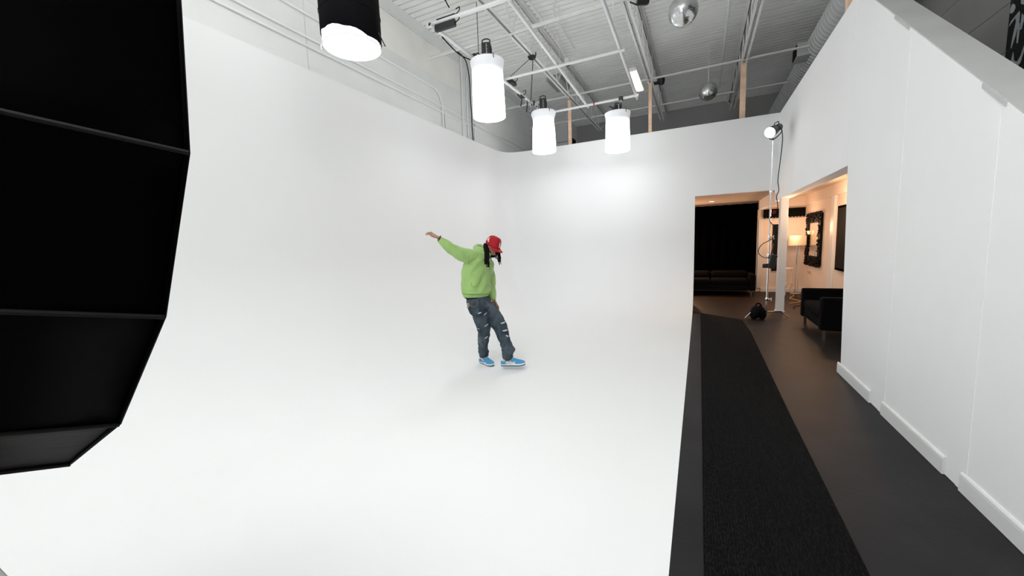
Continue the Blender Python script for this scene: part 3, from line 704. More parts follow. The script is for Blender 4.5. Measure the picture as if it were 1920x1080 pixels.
# ------------------------------------------------------------------ stand with focused lamp
def c_stand():
    bx, by = 1.19, 8.72
    t = thing('light_stand', 'tall chrome light stand with turtle legs in front of the white post', 'stand', (bx, by, 0))
    MB().tube([(bx, by, .12), (bx, by, 1.2)], .0175, 16).build('lower_pole', M['chrome'], t)
    MB().tube([(bx, by, 1.2), (bx, by, 2.38)], .0140, 16).build('middle_pole', M['chrome'], t)
    MB().tube([(bx, by, 2.38), (bx, by, 3.33)], .0095, 12).build('top_pole', M['chrome'], t)
    for z in (.34, 1.18, 1.52, 2.36):
        k = MB().lathe([(.024, 0), (.028, .01), (.028, .06), (.022, .07)], (bx, by, z), 16).build('collar', M['chrome'], t)
        MB().tube([(bx+.02, by, z+.035), (bx+.07, by-.01, z+.035)], .007, 8).tube([(bx+.07, by-.01, z+.0), (bx+.07, by-.01, z+.07)], .009, 8).build('knob', M['chrome'], k)
    for ang, h in ((PI+.45, .16), (.35, .13), (1.9, .10)):
        d = V((math.cos(ang), math.sin(ang), 0)); b = V((bx, by, h))
        pts = [b+d*.015, b+d*.24]+[b+d*(.24+.07*math.sin(q))+V((0, 0, -.07*(1-math.cos(q)))) for q in (.4, .8, 1.1)]+[b+d*.41+V((0, 0, -h+.015))]
        MB().tube(pts, .0115, 10).build('leg', M['chrome'], t)
    return bx, by
bx, by = c_stand()
def fresnel():
    c = V((bx, by, 3.50))
    t = thing('spot_lamp', 'lit black spot lamp tilted down on top of the chrome stand', 'lamp', (bx, by, 3.34))
    d = V((-.52, -.76, -.40)).normalized(); rear = c-d*.16+V((.03, 0, .02)); 
    MB().lathe([(.05, 0), (.062, .02), (.065, .16), (.06, .18), (.085, .22), (.098, .36), (.10, .37), (.094, .37), (.09, .30)], rear, 28, 0, d, cap=False).build('housing', M['gloss'], t, smooth=45)
    MB().lathe([(.05, -.003), (.05, .003)], rear, 28, 0, d).build('rear_plate', M['gloss'], t)
    MB().lathe([(.092, 0), (.06, .012), (.02, .018)], rear+d*.345, 28, 0, d).build('lens', M['bulb'], t)
    e = d.cross(V((0, 0, 1))).normalized()
    pv = rear+d*.13
    MB().tube(smooth_path([pv+e*.085, pv+e*.09+V((0, 0, -.08)), c+V((0, 0, -.13))+e*.06, c+V((0, 0, -.15)), c+V((0, 0, -.13))-e*.06, pv-e*.09+V((0, 0, -.08)), pv-e*.085], 4), .009, 8).build('yoke', M['gloss'], t)
    u = e.cross(d)
    MB().tube(smooth_path([rear+d*.02+u*.06, rear+d*.02+u*.10, rear+d*.16+u*.10, rear+d*.16+u*.06], 4), .008, 8).build('handle', M['gloss'], t)
    MB().tube([(bx, by, 3.33), (bx, by, 3.36)], .016, 10).tube([(bx, by, 3.35), (bx+.04, by, 3.36)], .008, 8).build('spigot', M['gloss'], t)
    s = lamp('spot_beam', 'SPOT', rear+d*.40, SPOT_W, (1, .98, .95), .08, spot_size=1.2, spot_blend=.6); aim(s, d)
    return rear
rear = fresnel()
tag(MB().tube(smooth_path([rear+V((.045, .075, -.03)), (bx+.15, by+.03, 3.3), (bx+.12, by, 2.9), (bx+.10, by, 2.6), (bx+.12, by, 2.42), (bx+.09, by, 2.3), (bx+.11, by-.02, 2.1), (bx+.03, by-.03, 1.98), (bx+.0, by-.03, 1.85), (bx+.11, by-.03, 1.7), (bx+.07, by-.03, 1.55), (bx-.12, by-.03, 1.42), (bx-.17, by-.03, 1.28), (bx-.08, by-.03, 1.18), (bx+.08, by-.03, 1.17)], 6), .007, 8).build('lamp_cable', M['black']),
    'black cable hanging from the spot lamp and looping around the chrome stand', 'cable')
MB_ = MB().tube(arc((bx+.06, by-.03, 2.02), .022, 0, 5.5, 8), .007, 6); tag(MB_.build('cable_tie', M['red']), 'small red tie around the lamp cable on the chrome stand', 'cable tie')
t = thing('power_supply', 'black lamp power supply hung low on the chrome stand', 'power supply', (bx+.06, by-.06, 1.1))
mb = MB(); mb.box((-.05, -.03, -.16), (.06, .04, .10), 0, Matrix.Translation((bx+.06, by-.06, 1.13)) @ Matrix.Rotation(.18, 4, 'Y')); mb.build('case', M['gloss'], t, bevel=.015)
MB().tube(smooth_path([(bx+.03, by-.05, 1.22), (bx+.05, by-.05, 1.34), (bx+.07, by-.05, 1.22)], 5), .007, 6).tube([(bx+.05, by-.05, 1.32), (bx+.07, by-.05, 1.44)], .012, 6).build('strap', M['gloss'], t)
MB().box((bx-.10, by-.08, .98), (bx+.0, by-.04, 1.06)).build('plug_box', M['gloss'], t, bevel=.01)
# sandbag on the leg
t = thing('sandbag', 'black sandbag slumped over the left leg of the chrome stand', 'sandbag', (bx-.13, by-.06, 0))
def bag(cx, cy, s, name):
    mb = MB(); mb.ell((cx, cy, .125), (.075, .12, .135), Matrix.Rotation(.25*s, 3, 'Y') @ Matrix.Rotation(.4, 3, 'Z'), 20)
    mb.v = [V((p.x+.01*noise.noise(p*14), p.y+.01*noise.noise(p*11+V((3, 1, 0))), max(.004, p.z+.012*noise.noise(p*13)))) for p in mb.v]
    return mb.build(name, M['blackfab'], t)
bag(bx-.20, by-.12, 1, 'bag_pouch'); bag(bx-.10, by-.10, -1, 'bag_pouch')
MB().tube(smooth_path([(bx-.20, by-.12, .23), (bx-.17, by-.12, .30), (bx-.12, by-.11, .29), (bx-.09, by-.10, .23)], 4), .014, 8).build('handle_strap', M['blackfab'], t)

# ------------------------------------------------------------------ lounge contents
def curtain():
    mb = MB(); xs = [-1.55+i*.012 for i in range(int((1.45+1.55)/.012)+1)]; n = len(xs); vs = []
    for z in (.05, 1.3, 2.5):
        for i, x_ in enumerate(xs): vs.append((x_, 12.80+.045*math.sin(x_*26)+.02*math.sin(x_*61+z), z))
    mb.add(vs, [(i*n+j, i*n+j+1, (i+1)*n+j+1, (i+1)*n+j) for i in range(2) for j in range(n-1)])
    o = mb.build('black_curtain', M['curtain'], smooth=60); s = o.modifiers.new('t', 'SOLIDIFY'); s.thickness = .006
    tag(o, 'floor length black curtain covering the lounge back wall behind the low sofa', 'curtain')
curtain()
def valance():
    mb = MB(); n = 120; vs = []
    for i in range(n+1):
        x_ = 1.60+(2.56-1.60)*i/n; sc = abs(math.sin(PI*i/n*13))
        for z in (2.31, 2.09-.028*sc): vs.append((x_, 12.90+.012*math.sin(x_*70)*(z < 2.2), z))
    mb.add(vs, [(2*i, 2*i+1, 2*i+3, 2*i+2) for i in range(n)])
    o = mb.build('valance', M['blackfab'], smooth=60); s = o.modifiers.new('t', 'SOLIDIFY'); s.thickness = .012
    tag(o, 'black valance with a scalloped hem across the lounge back wall', 'valance')
    tr = MB(); [tr.tube([(1.60+.96*(i+.5)/26, 12.895, 2.09), (1.60+.96*(i+.5)/26, 12.895, 2.04)], .006, 5) for i in range(26)]
    tr.build('fringe', M['blackfab'], o)
valance()
mb = MB(); mb.box((1.50, 12.93, .1), (1.60, 12.95, 2.05)); mb.box((2.02, 12.93, .1), (2.06, 12.95, 2.05)); struct(mb.build('trim_lounge_panels', M['trim'], bevel=.003))
t = thing('wall_panel', 'tall black panel on the lounge back wall beside the white post', 'panel', (1.97, 12.93, .6))
MB().box((1.85, 12.90, .60), (2.12, 12.93, 1.88)).build('panel_board', M['black'], t, bevel=.004)
MB().box((1.84, 12.925, .59), (2.13, 12.945, 1.89)).build('panel_frame', M['gloss'], t)
# floor lamp
t = thing('floor_lamp', 'floor lamp with a wide cream drum shade in the lounge corner', 'floor lamp', (2.38, 12.6, 0))
lx, ly = 2.34, 12.55
MB().lathe([(.20, 1.30), (.20, 1.56)], (lx, ly, 0), 32, cap=False).build('lamp_shade', M['shade'], t)
MB().tube([(lx, ly, .02), (lx, ly, 1.5)], .011, 10).build('pole', M['chrome'], t)
MB().tube([(lx+.06, ly+.02, .02), (lx+.06, ly+.02, 1.32)], .007, 8).build('pole', M['chrome'], t)
MB().lathe([(.13, 0), (.13, .015), (.02, .025)], (lx+.02, ly, 0), 24).build('base', M['chrome'], t)
MB().ell((lx, ly, 1.42), (.03, .03, .04)).build('bulb', M['warm'], t)
t = thing('wall_sconce', 'small glowing wall sconce above the cream lampshade', 'lamp', (2.56, 12.4, 1.6))
MB().lathe([(.03, 0), (.05, .05), (.055, .09)], (2.55, 12.35, 1.58), 16, cap=False).build('sconce_shade', M['shade'], t)
MB().ell((2.55, 12.35, 1.63), (.02, .02, .03)).build('bulb', M['warm'], t)
MB().box((2.57, 12.33, 1.55), (2.6, 12.37, 1.62)).build('bracket', M['trim'], t)
# side stool with things by the post
t = thing('side_table', 'small pale wire side table behind the white post', 'table', (2.08, 12.3, 0))
MB().lathe([(.17, .70), (.17, .715)], (2.08, 12.3, 0), 24).build('tabletop', M['trim'], t)
for k in range(3):
    a_ = 2*PI*k/3+.4; MB().tube([(2.08+.14*math.cos(a_), 12.3+.14*math.sin(a_), .7), (2.08+.15*math.cos(a_), 12.3+.15*math.sin(a_), .01)], .007, 6).build('leg', M['trim'], t)
mb = MB(); mb.ell((1.96, 11.9, .30), (.085, .07, .10), None, 14); mb.tube([(1.98, 11.9, .01), (1.98, 11.9, .22)], .03, 8)
mb.v = [p+V((noise.noise(p*20)*.02,)*3) for p in mb.v]
tag(mb.build('plastic_bag', mat('thin_white_plastic', (.75, .72, .68), .4)), 'crumpled white plastic bag on a short stem behind the white post', 'bag')
tag(MB().tube(smooth_path([(2.05, 11.9, .33), (2.16, 11.88, .32), (2.10, 11.85, .2), (2.16, 11.7, .08), (2.05, 11.5, .02), (2.2, 11.2, .012), (2.1, 10.9, .012), (1.9, 10.7, .012)], 6), .008, 6).build('extension_cable', M['yellowcord']), 'tan cord trailing across the lounge floor from the plastic bag', 'cord')
tag(MB().tube(smooth_path([(2.3, 12.2, .012), (2.2, 11.6, .012), (2.3, 11.0, .012), (2.1, 10.5, .012), (1.9, 10.2, .012), (1.85, 9.9, .012)], 6), .007, 6).build('extension_cable', M['black']), 'black cord snaking over the floor behind the white post', 'cord')
# ornate mirror on the right lounge wall
M['carved'] = mat('black_carved_wood', (.004, .004, .004), .65, spec=.15)
def ornate():
    y0, y1, z0, z1 = 11.33, 12.70, .80, 2.10; X = 2.6
    t = thing('ornate_mirror', 'tall mirror in an ornate carved black frame on the lounge wall', 'mirror', (X, (y0+y1)/2, z0))
    mb = MB(); w = .24
    for a, b in (((y0, z0), (y0+w, z1)), ((y1-w, z0), (y1, z1)), ((y0+w, z0), (y1-w, z0+w)), ((y0+w, z1-w), (y1-w, z1))):
        mb.box((X-.05, a[0]+.02, a[1]+.02 if a[1] == z0 else a[1]), (X-.002, b[0]-.02, b[1]-.02 if b[1] == z1 else b[1]))
    fr = mb.build('frame', M['carved'], t, bevel=.012)
    mb = MB(); random.seed(3)
    peri = []
    ny, nz = 22, 22
    for i in range(ny+1):
        peri += [(y0+(y1-y0)*i/ny, z0), (y0+(y1-y0)*i/ny, z1)]
    for i in range(nz+1):
        peri += [(y0, z0+(z1-z0)*i/nz), (y1, z0+(z1-z0)*i/nz)]
    for (py, pz) in peri:
        s = random.uniform(.014, .026); mb.ell((X-.045, py, pz), (.02, s, s*random.uniform(.7, 1.3)), None, 8)
    for _ in range(150):
        e = random.randrange(4); q = random.random(); o_ = random.uniform(.03, .2)
        py, pz = ((y0+o_, z0+(z1-z0)*q), (y1-o_, z0+(z1-z0)*q), (y0+(y1-y0)*q, z0+o_), (y0+(y1-y0)*q, z1-o_))[e]
        s = random.uniform(.012, .028); mb.ell((X-.065, py, pz), (.018, s*1.4, s), Matrix.Rotation(random.uniform(0, 3), 3, 'X'), 8)
    mb.build('carving', M['carved'], fr)
    MB().box((X-.03, y0+w, z0+w), (X-.02, y1-w, z1-w)).build('mirror_glass', M['mirror'], t)
ornate()
t = thing('wall_art', 'dark wall panel beside the white column, half hidden by the near wall', 'picture', (2.58, 9.6, .83))
MB().box((2.555, 8.9, .83), (2.6, 10.17, 2.14)).build('panel_board', mat('dark_brown_board', (.004, .0025, .002), .9, spec=0), t, bevel=.004)
MB().box((2.545, 8.95, .88), (2.556, 10.12, 2.09)).build('inset', M['black'], t)
# recessed downlight
t = thing('recessed_downlight', 'lit recessed downlight in the lounge ceiling', 'light fixture', (.28, 11.85, 2.55))
MB().lathe([(.085, 0), (.085, .006), (.06, .006), (.06, 0)], (.28, 11.85, 2.548), 28, cap=False).build('trim_ring', M['trim'], t)
MB().lathe([(.058, 0), (.058, .003)], (.28, 11.85, 2.549), 28).build('lens', M['warm'], t)

SOFA = mat('black_velvet_sofa', (.0035, .0032, .004), .95, bump=.15, bscale=80, spec=.08)
def sofa(loc, rz, L, lab, legmat, n_cush=2, H=.72, D=.85, arm=.12, armh=.64):
    """front faces local -y; width along x"""
    t = thing('sofa', lab, 'sofa', loc, (0, 0, rz))
    def part(name, a, b, bev=.03, parent=t): return MB().box(a, b).build(name, SOFA, parent, bevel=bev, local=True)
    part('seat_base', (-L/2+arm, -D/2+.03, .15), (L/2-arm, D/2-.1, .30), .02)
    part('backrest', (-L/2+arm, D/2-.18, .15), (L/2-arm, D/2, H))
    for s in (-1, 1): part('armrest', (min(s*L/2, s*(L/2-arm)), -D/2, .15), (max(s*L/2, s*(L/2-arm)), D/2, armh), .025)
    w = (L-2*arm)/n_cush
    for k in range(n_cush):
        x0 = -L/2+arm+w*k
        part('seat_cushion', (x0+.006, -D/2+.01, .30), (x0+w-.006, D/2-.18, .46), .05)
        part('back_cushion', (x0+.01, D/2-.34, .46), (x0+w-.01, D/2-.17, H+.05), .06)
    for sx in (-1, 1):
        for sy in (-1, 1):
            a = V((sx*(L/2-.07), sy*(D/2-.07), 0))
            MB().box(a+V((-.035, -.004, 0)), a+V((-.027, .004, .15))).box(a+V((-.035, -.02, .14)), a+V((.06, .02, .152))).box(a+V((-.035, -.02, 0)), a+V((-.02, .02, .15))).build('leg', M['chrome'], t, local=True)
    return t
sofa((2.10, 7.72, 0), -PI/2, 1.30, 'black velvet loveseat in the opening behind the near white wall', None, 1, .80, .90, .13, .645)
sofa((.30, 12.20, 0), 0, 2.10, 'long low black sofa along the black curtain in the dark lounge', None, 2, .60, .90, .14, .58)

# ------------------------------------------------------------------ the dancer
def remeshed(mb, name, mt, parent, voxel, smooth_it=6, disp=None):
    """one continuous surface grown over the overlapping volumes of mb"""
    tmp = mb.build('tmp', mt, None, smooth=0, local=True)
    r = tmp.modifiers.new('r', 'REMESH'); r.mode = 'VOXEL'; r.voxel_size = voxel
    s = tmp.modifiers.new('s', 'SMOOTH'); s.factor = .5; s.iterations = smooth_it
    dg = bpy.context.evaluated_depsgraph_get(); dg.update()
    me = bpy.data.meshes.new_from_object(tmp.evaluated_get(dg)); me.name = name
    bpy.data.objects.remove(tmp, do_unlink=True)
    if disp:
        ns = [v.normal.copy() for v in me.vertices]
        for v, n_ in zip(me.vertices, ns): v.co += n_*disp(v.co)
    me.polygons.foreach_set('use_smooth', [True]*len(me.polygons))
    if not me.materials: me.materials.append(mt)
    o = bpy.data.objects.new(name, me); COL.objects.link(o); o.parent = parent
    return o

def dancer():
    root = thing('person', 'person in green hoodie, ripped jeans and red cap dancing with one arm flung back', 'person', (-2.557, 4.326, 0), (0, 0, math.radians(30.586)))
    SKIN = mat('skin', (.36, .19, .125), .55, var=.06, vscale=20)
    HOOD = mat('green_fleece', (.335, .53, .17), .95, var=.10, vscale=9, bump=.3, bscale=60, sheen=.3)
    HOODD = mat('green_stitching', (.12, .24, .05), .95)
    S_AX = V((.78, .62, 0))                      # from right shoulder to left shoulder
    FW = V((.62, -.78, 0))                       # where the chest faces
    # ---- head frame
    f = V((.69, -.52, -.5)).normalized(); s_ = V((0, 0, 1)).cross(f).normalized(); u = f.cross(s_)
    HC = V((.168, -.02, 1.598)); HR = Matrix((f, s_, u)).transposed()
    def hp(a, b, c): return HC+f*a+s_*b+u*c
    # ---- body: one mesh
    b = MB()
    b.ell(hp(0, 0, 0), (.098, .077, .095), HR, 20)
    b.ell(hp(.025, 0, -.06), (.068, .062, .082), HR, 20)
    b.ell(hp(.045, 0, -.105), (.042, .040, .035), HR, 16)         # chin
    b.ell(hp(.094, 0, -.052), (.018, .014, .024), HR, 12)         # nose
    b.ell(hp(.104, 0, -.062), (.012, .016, .010), HR, 10)
    b.ell(hp(.086, 0, -.006), (.018, .050, .010), HR, 12)         # brow
    b.ell(hp(.088, 0, -.083), (.012, .024, .006), HR, 10); b.ell(hp(.086, 0, -.094), (.012, .021, .007), HR, 10)   # lips
    for k in (-1, 1): b.ell(hp(-.008, k*.077, -.035), (.018, .008, .030), HR, 10)      # ears
    b.loft([((.045, .0, 1.46), .07, .065), ((.07, -.005, 1.52), .058, .06), (hp(-.03, 0, -.06), .055, .058)], S_AX)
    b.loft([((-.07, 0, .90), .15, .11), ((-.07, 0, 1.08), .15, .11), ((-.045, 0, 1.28), .17, .12), ((-.01, 0, 1.42), .16, .10), ((.02, 0, 1.49), .08, .07)], S_AX)
    b.loft([((-.11, -.06, 1.44), .06, .06), ((-.20, -.13, 1.48), .055, .055), ((-.355, -.18, 1.57), .042, .042), ((-.44, -.205, 1.655), .036, .036), ((-.495, -.218, 1.708), .027, .032)], (0, 0, 1))
    b.loft([((.09, .10, 1.40), .055, .055), ((.115, .16, 1.16), .045, .045), ((.130, .13, .99), .036, .036), ((.150, .11, .875), .028, .028), ((.158, .108, .84), .026, .03)], (1, 0, 0))
    b.loft([((-.10, -.04, .85), .09, .09), ((-.04, -.06, .66), .08, .08), ((.003, -.05, .486), .06, .06), ((-.008, .02, .3), .052, .052), ((-.022, .085, .10), .036, .036)], (1, 0, 0))
    b.loft([((.0, .04, .85), .09, .09), ((.13, .0, .66), .082, .082), ((.225, -.05, .50), .06, .06), ((.275, -.12, .33), .052, .052), ((.275, -.19, .13), .034, .034)], (1, 0, 0))
    # feet inside the shoes
    b.loft([((-.025, .095, .075), .026, .026), ((.01, .045, .052), .028, .018), ((.06, -.02, .042), .024, .010)], S_AX)
    b.loft([((.265, -.20, .11), .026, .026), ((.33, -.215, .092), .018, .026), ((.42, -.235, .085), .010, .024)], (0, 0, 1))
    # right hand: palm, four fingers of different length, thumb
    wr = V((-.497, -.219, 1.712)); h = V((-.865, -.12, .487)).normalized()
    wd = V((.35, -.60, -.45)); wd = (wd-h*wd.dot(h)).normalized(); pn = h.cross(wd)
    def H(a, w_, n_): return wr+h*a+wd*w_+pn*n_
    b.loft([(H(-.015, 0, 0), .027, .021), (H(.02, 0, 0), .033, .016), (H(.055, 0, .002), .041, .0145), (H(.085, 0, .002), .040, .012)], wd, 14)
    down = V((0, 0, -1))
    for i, (w_, L_, bend) in enumerate(((.034, .068, .06), (.0115, .080, .10), (-.0115, .074, .20), (-.034, .056, .32))):
        p0 = H(.072, w_, .002); d0 = (h+wd*w_*8.5).normalized()
        d1 = (d0+down*(.35+bend)).normalized(); d2 = (d0+down*(.7+bend*1.6)).normalized()
        p1 = p0+d0*.022; p2 = p1+d0*L_*.42; p3 = p2+d1*L_*.34; p4 = p3+d2*L_*.24
        b.tube([p0, p1, p2, p3, p4], [.0092, .0088, .0082, .0074, .0062], 10)
        b.ell(p4, (.0062,)*3, None, 8)
    p0 = H(.015, .022, .004); d0 = (h*.80+wd*.55-pn*.1).normalized(); d1 = (h*.98+wd*.15).normalized()
    p1 = p0+d0*.038; p2 = p1+(d0+d1).normalized()*.03; p3 = p2+d1*.026
    b.tube([p0, p1, p2, p3], [.014, .0115, .010, .0078], 10); b.ell(p3, (.0078,)*3, None, 8)
    # left hand hanging in front of the thigh, fingers relaxed
    wl = V((.150, .11, .86)); h2 = V((.46, -.04, -.88)).normalized(); w2 = V((.45, -.8, .1)); w2 = (w2-h2*w2.dot(h2)).normalized(); n2 = h2.cross(w2)
    def G(a, w_, n_): return wl+h2*a+w2*w_+n2*n_
    b.loft([(G(0, 0, 0), .027, .021), (G(.035, 0, 0), .034, .016), (G(.085, 0, 0), .040, .013)], w2, 14)
    for i, (w_, L_) in enumerate(((.031, .064), (.011, .074), (-.010, .069), (-.030, .054))):
        p0 = G(.075, w_, 0); p1 = p0+h2*.02; p2 = p1+(h2+n2*.25).normalized()*L_*.42; p3 = p2+(h2+n2*.7).normalized()*L_*.34; p4 = p3+(h2+n2*1.2).normalized()*L_*.24
        b.tube([p0, p1, p2, p3, p4], [.0098, .0095, .0088, .008, .0068], 10); b.ell(p4, (.0068,)*3, None, 8)
    p0 = G(.015, .028, 0); p1 = p0+(h2*.7+w2*.6+n2*.3).normalized()*.036; p2 = p1+(h2+w2*.25+n2*.3).normalized()*.028; p3 = p2+(h2+n2*.3).normalized()*.024
    b.tube([p0, p1, p2, p3], [.0135, .0115, .010, .0078], 10)
    body = remeshed(b, 'body', SKIN, root, .0045, 3)
    for k in (-1, 1):
        e = MB().ell(hp(.083, k*.031, -.026), (.012, .012, .012), HR, 12); e.build('eye', mat('eye_white', (.7, .68, .65), .3), body, local=True)
    # ---- hoodie
    g = MB()
    g.loft([((-.082, 0, .975), .195, .15), ((-.082, 0, 1.0), .208, .162), ((-.078, 0, 1.05), .215, .165), ((-.075, 0, 1.12), .212, .165), ((-.065, 0, 1.22), .212, .163), ((-.045, 0, 1.33), .215, .155), ((-.02, 0, 1.42), .195, .135), ((.0, 0, 1.48), .14, .11), ((.02, -.005, 1.525), .09, .085)], S_AX, 28)
    g.loft([((-.06, -.04, 1.44), .105, .10), ((-.15, -.11, 1.468), .100, .095), ((-.25, -.15, 1.505), .088, .085), ((-.355, -.18, 1.572), .072, .070), ((-.43, -.20, 1.642), .056, .054), ((-.466, -.212, 1.680), .044, .043), ((-.480, -.215, 1.694), .041, .040)], (0, 0, 1), 20)
    g.loft([((.05, .07, 1.42), .10, .095), ((.085, .11, 1.33), .088, .09), ((.105, .15, 1.22), .078, .08), ((.115, .155, 1.12), .074, .076), ((.125, .13, 1.02), .066, .068), ((.136, .115, .94), .056, .058), ((.144, .11, .89), .046, .048)], (1, 0, 0), 20)
    # hood lying behind the neck
    nk = V((.035, -.005, 1.505))
    ring = []
    for i in range(24):
        a = 2*PI*i/24; d = FW*math.cos(a)+S_AX*math.sin(a)
        ring.append(nk+d*(.095 if math.cos(a) < 0 else .085)+V((0, 0, .030-.055*math.cos(a))))
    g.tube(ring, .034, 10, closed=True)
    g.ell(nk-FW*.085+V((0, 0, -.005)), (.11, .085, .06), Matrix.Rotation(math.atan2(.62, .78), 3, 'Z'), 16)
    g.ell(V((-.078, 0, 1.0))+FW*.012, (.212, .16, .045), Matrix.Rotation(math.atan2(.62, .78), 3, 'Z'), 20)
    def wr_h(p):
        w = 0
        w += .006*noise.noise(V((p.x*7, p.y*7, p.z*5)))*(1 if p.z < 1.42 else .3)
        # diagonal pull folds over the chest, cross folds at elbow and along hem
        q = p.x*.8-p.z*.55+p.y*.3
        if 1.0 < p.z < 1.43 and p.x > -.22: w += .0085*math.sin(q*50+3*noise.noise(p*5))*max(0, min(1, (p.x+.22)*6))
        if p.x < -.2: w += .010*noise.noise(V(((p.x*.8+p.z*.3)*24, p.y*5, (p.z*.8-p.x*.3)*5)))
        if p.x > .04 and p.z < 1.25: w += .008*noise.noise(V((p.x*6, p.y*6, p.z*22)))
        return w
    hood = remeshed(g, 'hoodie', HOOD, root, .0085, 4, wr_h)
    def surf(o, x, z, y=-1.0, dr=(0, 1, 0), lift=.003):
        me = o.data
        if not hasattr(surf, 'c'): surf.c = {}
        if o.name not in surf.c: surf.c[o.name] = BVHTree.FromPolygons([v.co for v in me.vertices], [p.vertices for p in me.polygons])
        hit = surf.c[o.name].ray_cast(V((x, y, z)), V(dr))
        return None if hit[0] is None else (hit[0]+hit[1]*lift)
    def seam(o, name, pts, r, mt, parent, lift=.002):
        P_ = [surf(o, x, z, lift=lift) for x, z in pts]; P_ = [p for p in P_ if p is not None]
        if len(P_) > 1: return MB().tube(smooth_path(P_, 4), r, 6).build(name, mt, parent, local=True)
    seam(hood, 'pocket_opening', [(-.135, 1.145), (-.128, 1.10), (-.10, 1.085), (-.06, 1.095), (-.03, 1.13), (-.01, 1.18), (.0, 1.23)], .002, HOODD, hood)
    seam(hood, 'hem_seam', [(-.25+.02*i, 1.003-.0020*i) for i in range(18)], .0025, HOODD, hood)
    seam(hood, 'drawstring', [(.08, 1.46), (.10, 1.41), (.105, 1.36), (.11, 1.30)], .003, HOODD, hood, .004)
    seam(hood, 'armhole_seam', [(-.125, 1.53), (-.14, 1.47), (-.15, 1.41), (-.17, 1.36)], .0015, HOODD, hood)
    mb = MB()
    for x_, z_ in ((-.235, 1.583), (-.262, 1.592)):
        mb.ell((x_, -.13, z_), (.009, .01, .005), None, 8)
    mb.build('sleeve_print', M['black'], hood, local=True)
    # black undershirt showing below the hoodie, wristband
    g = MB().loft([((-.082, 0, .952), .176, .132), ((-.080, 0, .985), .185, .142)], S_AX, 28)
    g.build('undershirt', M['blackfab'], root, local=True)
    d_ = V((-.865, -.12, .487)).normalized(); rr = []
    e1 = d_.orthogonal().normalized(); e2 = d_.cross(e1); cc = V((-.492, -.217, 1.704))
    for i in range(20):
        a = 2*PI*i/20; rr.append(cc+e1*.034*math.cos(a)+e2*.037*math.sin(a))
    MB().tube(rr, .007, 8, closed=True).build('wristband', M['gloss'], root, local=True)
    # ---- jeans
    JE = bpy.data.materials.new('washed_denim'); JE.use_nodes = True; nt = JE.node_tree; bs = nt.nodes['Principled BSDF']; bs.inputs['Roughness'].default_value = .9; bs.inputs['Specular IOR Level'].default_value = .2
    at = nt.nodes.new('ShaderNodeAttribute'); at.attribute_name = 'wear'
    tc = nt.nodes.new('ShaderNodeTexCoord'); n1 = nt.nodes.new('ShaderNodeTexNoise'); n1.inputs['Scale'].default_value = 14; n1.inputs['Detail'].default_value = 6
    nt.links.new(tc.outputs['Object'], n1.inputs['Vector'])
    cr = nt.nodes.new('ShaderNodeValToRGB'); cr.color_ramp.elements[0].position = .3; cr.color_ramp.elements[1].position = .75
    cr.color_ramp.elements[0].color = (.020, .032, .045, 1); cr.color_ramp.elements[1].color = (.060, .082, .100, 1)
    nt.links.new(n1.outputs['Fac'], cr.inputs[0])
    w = nt.nodes.new('ShaderNodeTexNoise'); w.inputs['Scale'].default_value = 60; w.inputs['Detail'].default_value = 4
    nt.links.new(tc.outputs['Object'], w.inputs['Vector'])
    c2 = nt.nodes.new('ShaderNodeValToRGB'); c2.color_ramp.elements[0].color = (.10, .13, .15, 1); c2.color_ramp.elements[1].color = (.20, .24, .27, 1)
    nt.links.new(w.outputs['Fac'], c2.inputs[0])
    mx = nt.nodes.new('ShaderNodeMixRGB'); nt.links.new(at.outputs['Fac'], mx.inputs[0]); nt.links.new(cr.outputs[0], mx.inputs[1]); nt.links.new(c2.outputs[0], mx.inputs[2])
    nt.links.new(mx.outputs[0], bs.inputs['Base Color'])
    j = MB()
    j.loft([((-.072, 0, .965), .158, .118), ((-.065, 0, .90), .165, .125), ((-.045, 0, .84), .180, .135), ((-.03, -.005, .78), .170, .135)], S_AX, 24)
    j.loft([((-.095, -.04, .83), .105, .11), ((-.05, -.055, .73), .108, .112), ((-.015, -.055, .63), .100, .10), ((.003, -.05, .52), .090, .092), ((.002, -.02, .42), .082, .086), ((-.012, .02, .30), .070, .076), ((-.020, .055, .20), .064, .070), ((-.020, .072, .165), .078, .080), ((-.020, .078, .145), .062, .066), ((-.018, .08, .125), .066, .070)], (1, 0, 0), 20)
    j.loft([((.015, .04, .83), .105, .11), ((.095, .02, .72), .115, .11), ((.165, -.01, .62), .106, .10), ((.222, -.045, .52), .094, .092), ((.252, -.085, .42), .083, .085), ((.275, -.13, .34), .074, .078), ((.290, -.165, .275), .080, .082), ((.300, -.185, .245), .100, .094), ((.292, -.19, .212), .074, .077), ((.294, -.195, .170), .070, .074), ((.298, -.195, .145), .072, .074)], (1, 0, 0), 20)
    def wr_j(p):
        w = .004*noise.noise(p*9)
        w += (.016 if p.z < .36 else .009)*noise.noise(V((p.x*7, p.y*7, p.z*24)))
        w += .005*noise.noise(V((p.x*22, p.y*22, p.z*4)))
        return w
    jeans = remeshed(j, 'jeans', JE, root, .0065, 4, wr_j)
    jeans.data.materials.clear(); jeans.data.materials.append(JE)
    rips = [(-.043, .745, .026, .008, .25), (.030, .725, .024, .008, .55), (.035, .575, .034, .008, .5), (.025, .405, .030, .009, .6),
            (.205, .765, .034, .009, -.25), (.255, .590, .034, .009, .1), (.275, .495, .036, .010, .05), (.300, .425, .022, .009, -.6), (-.07, .53, .02, .005, -.1)]
    ca = jeans.data.attributes.new('wear', 'FLOAT', 'POINT')
    ca.data.foreach_set('value', [min(1, .55*max(0, noise.noise(v.co*6)+.1)+.35*max(0, noise.noise(V((v.co.x*30, v.co.y*30, v.co.z*7))))) for v in jeans.data.vertices])
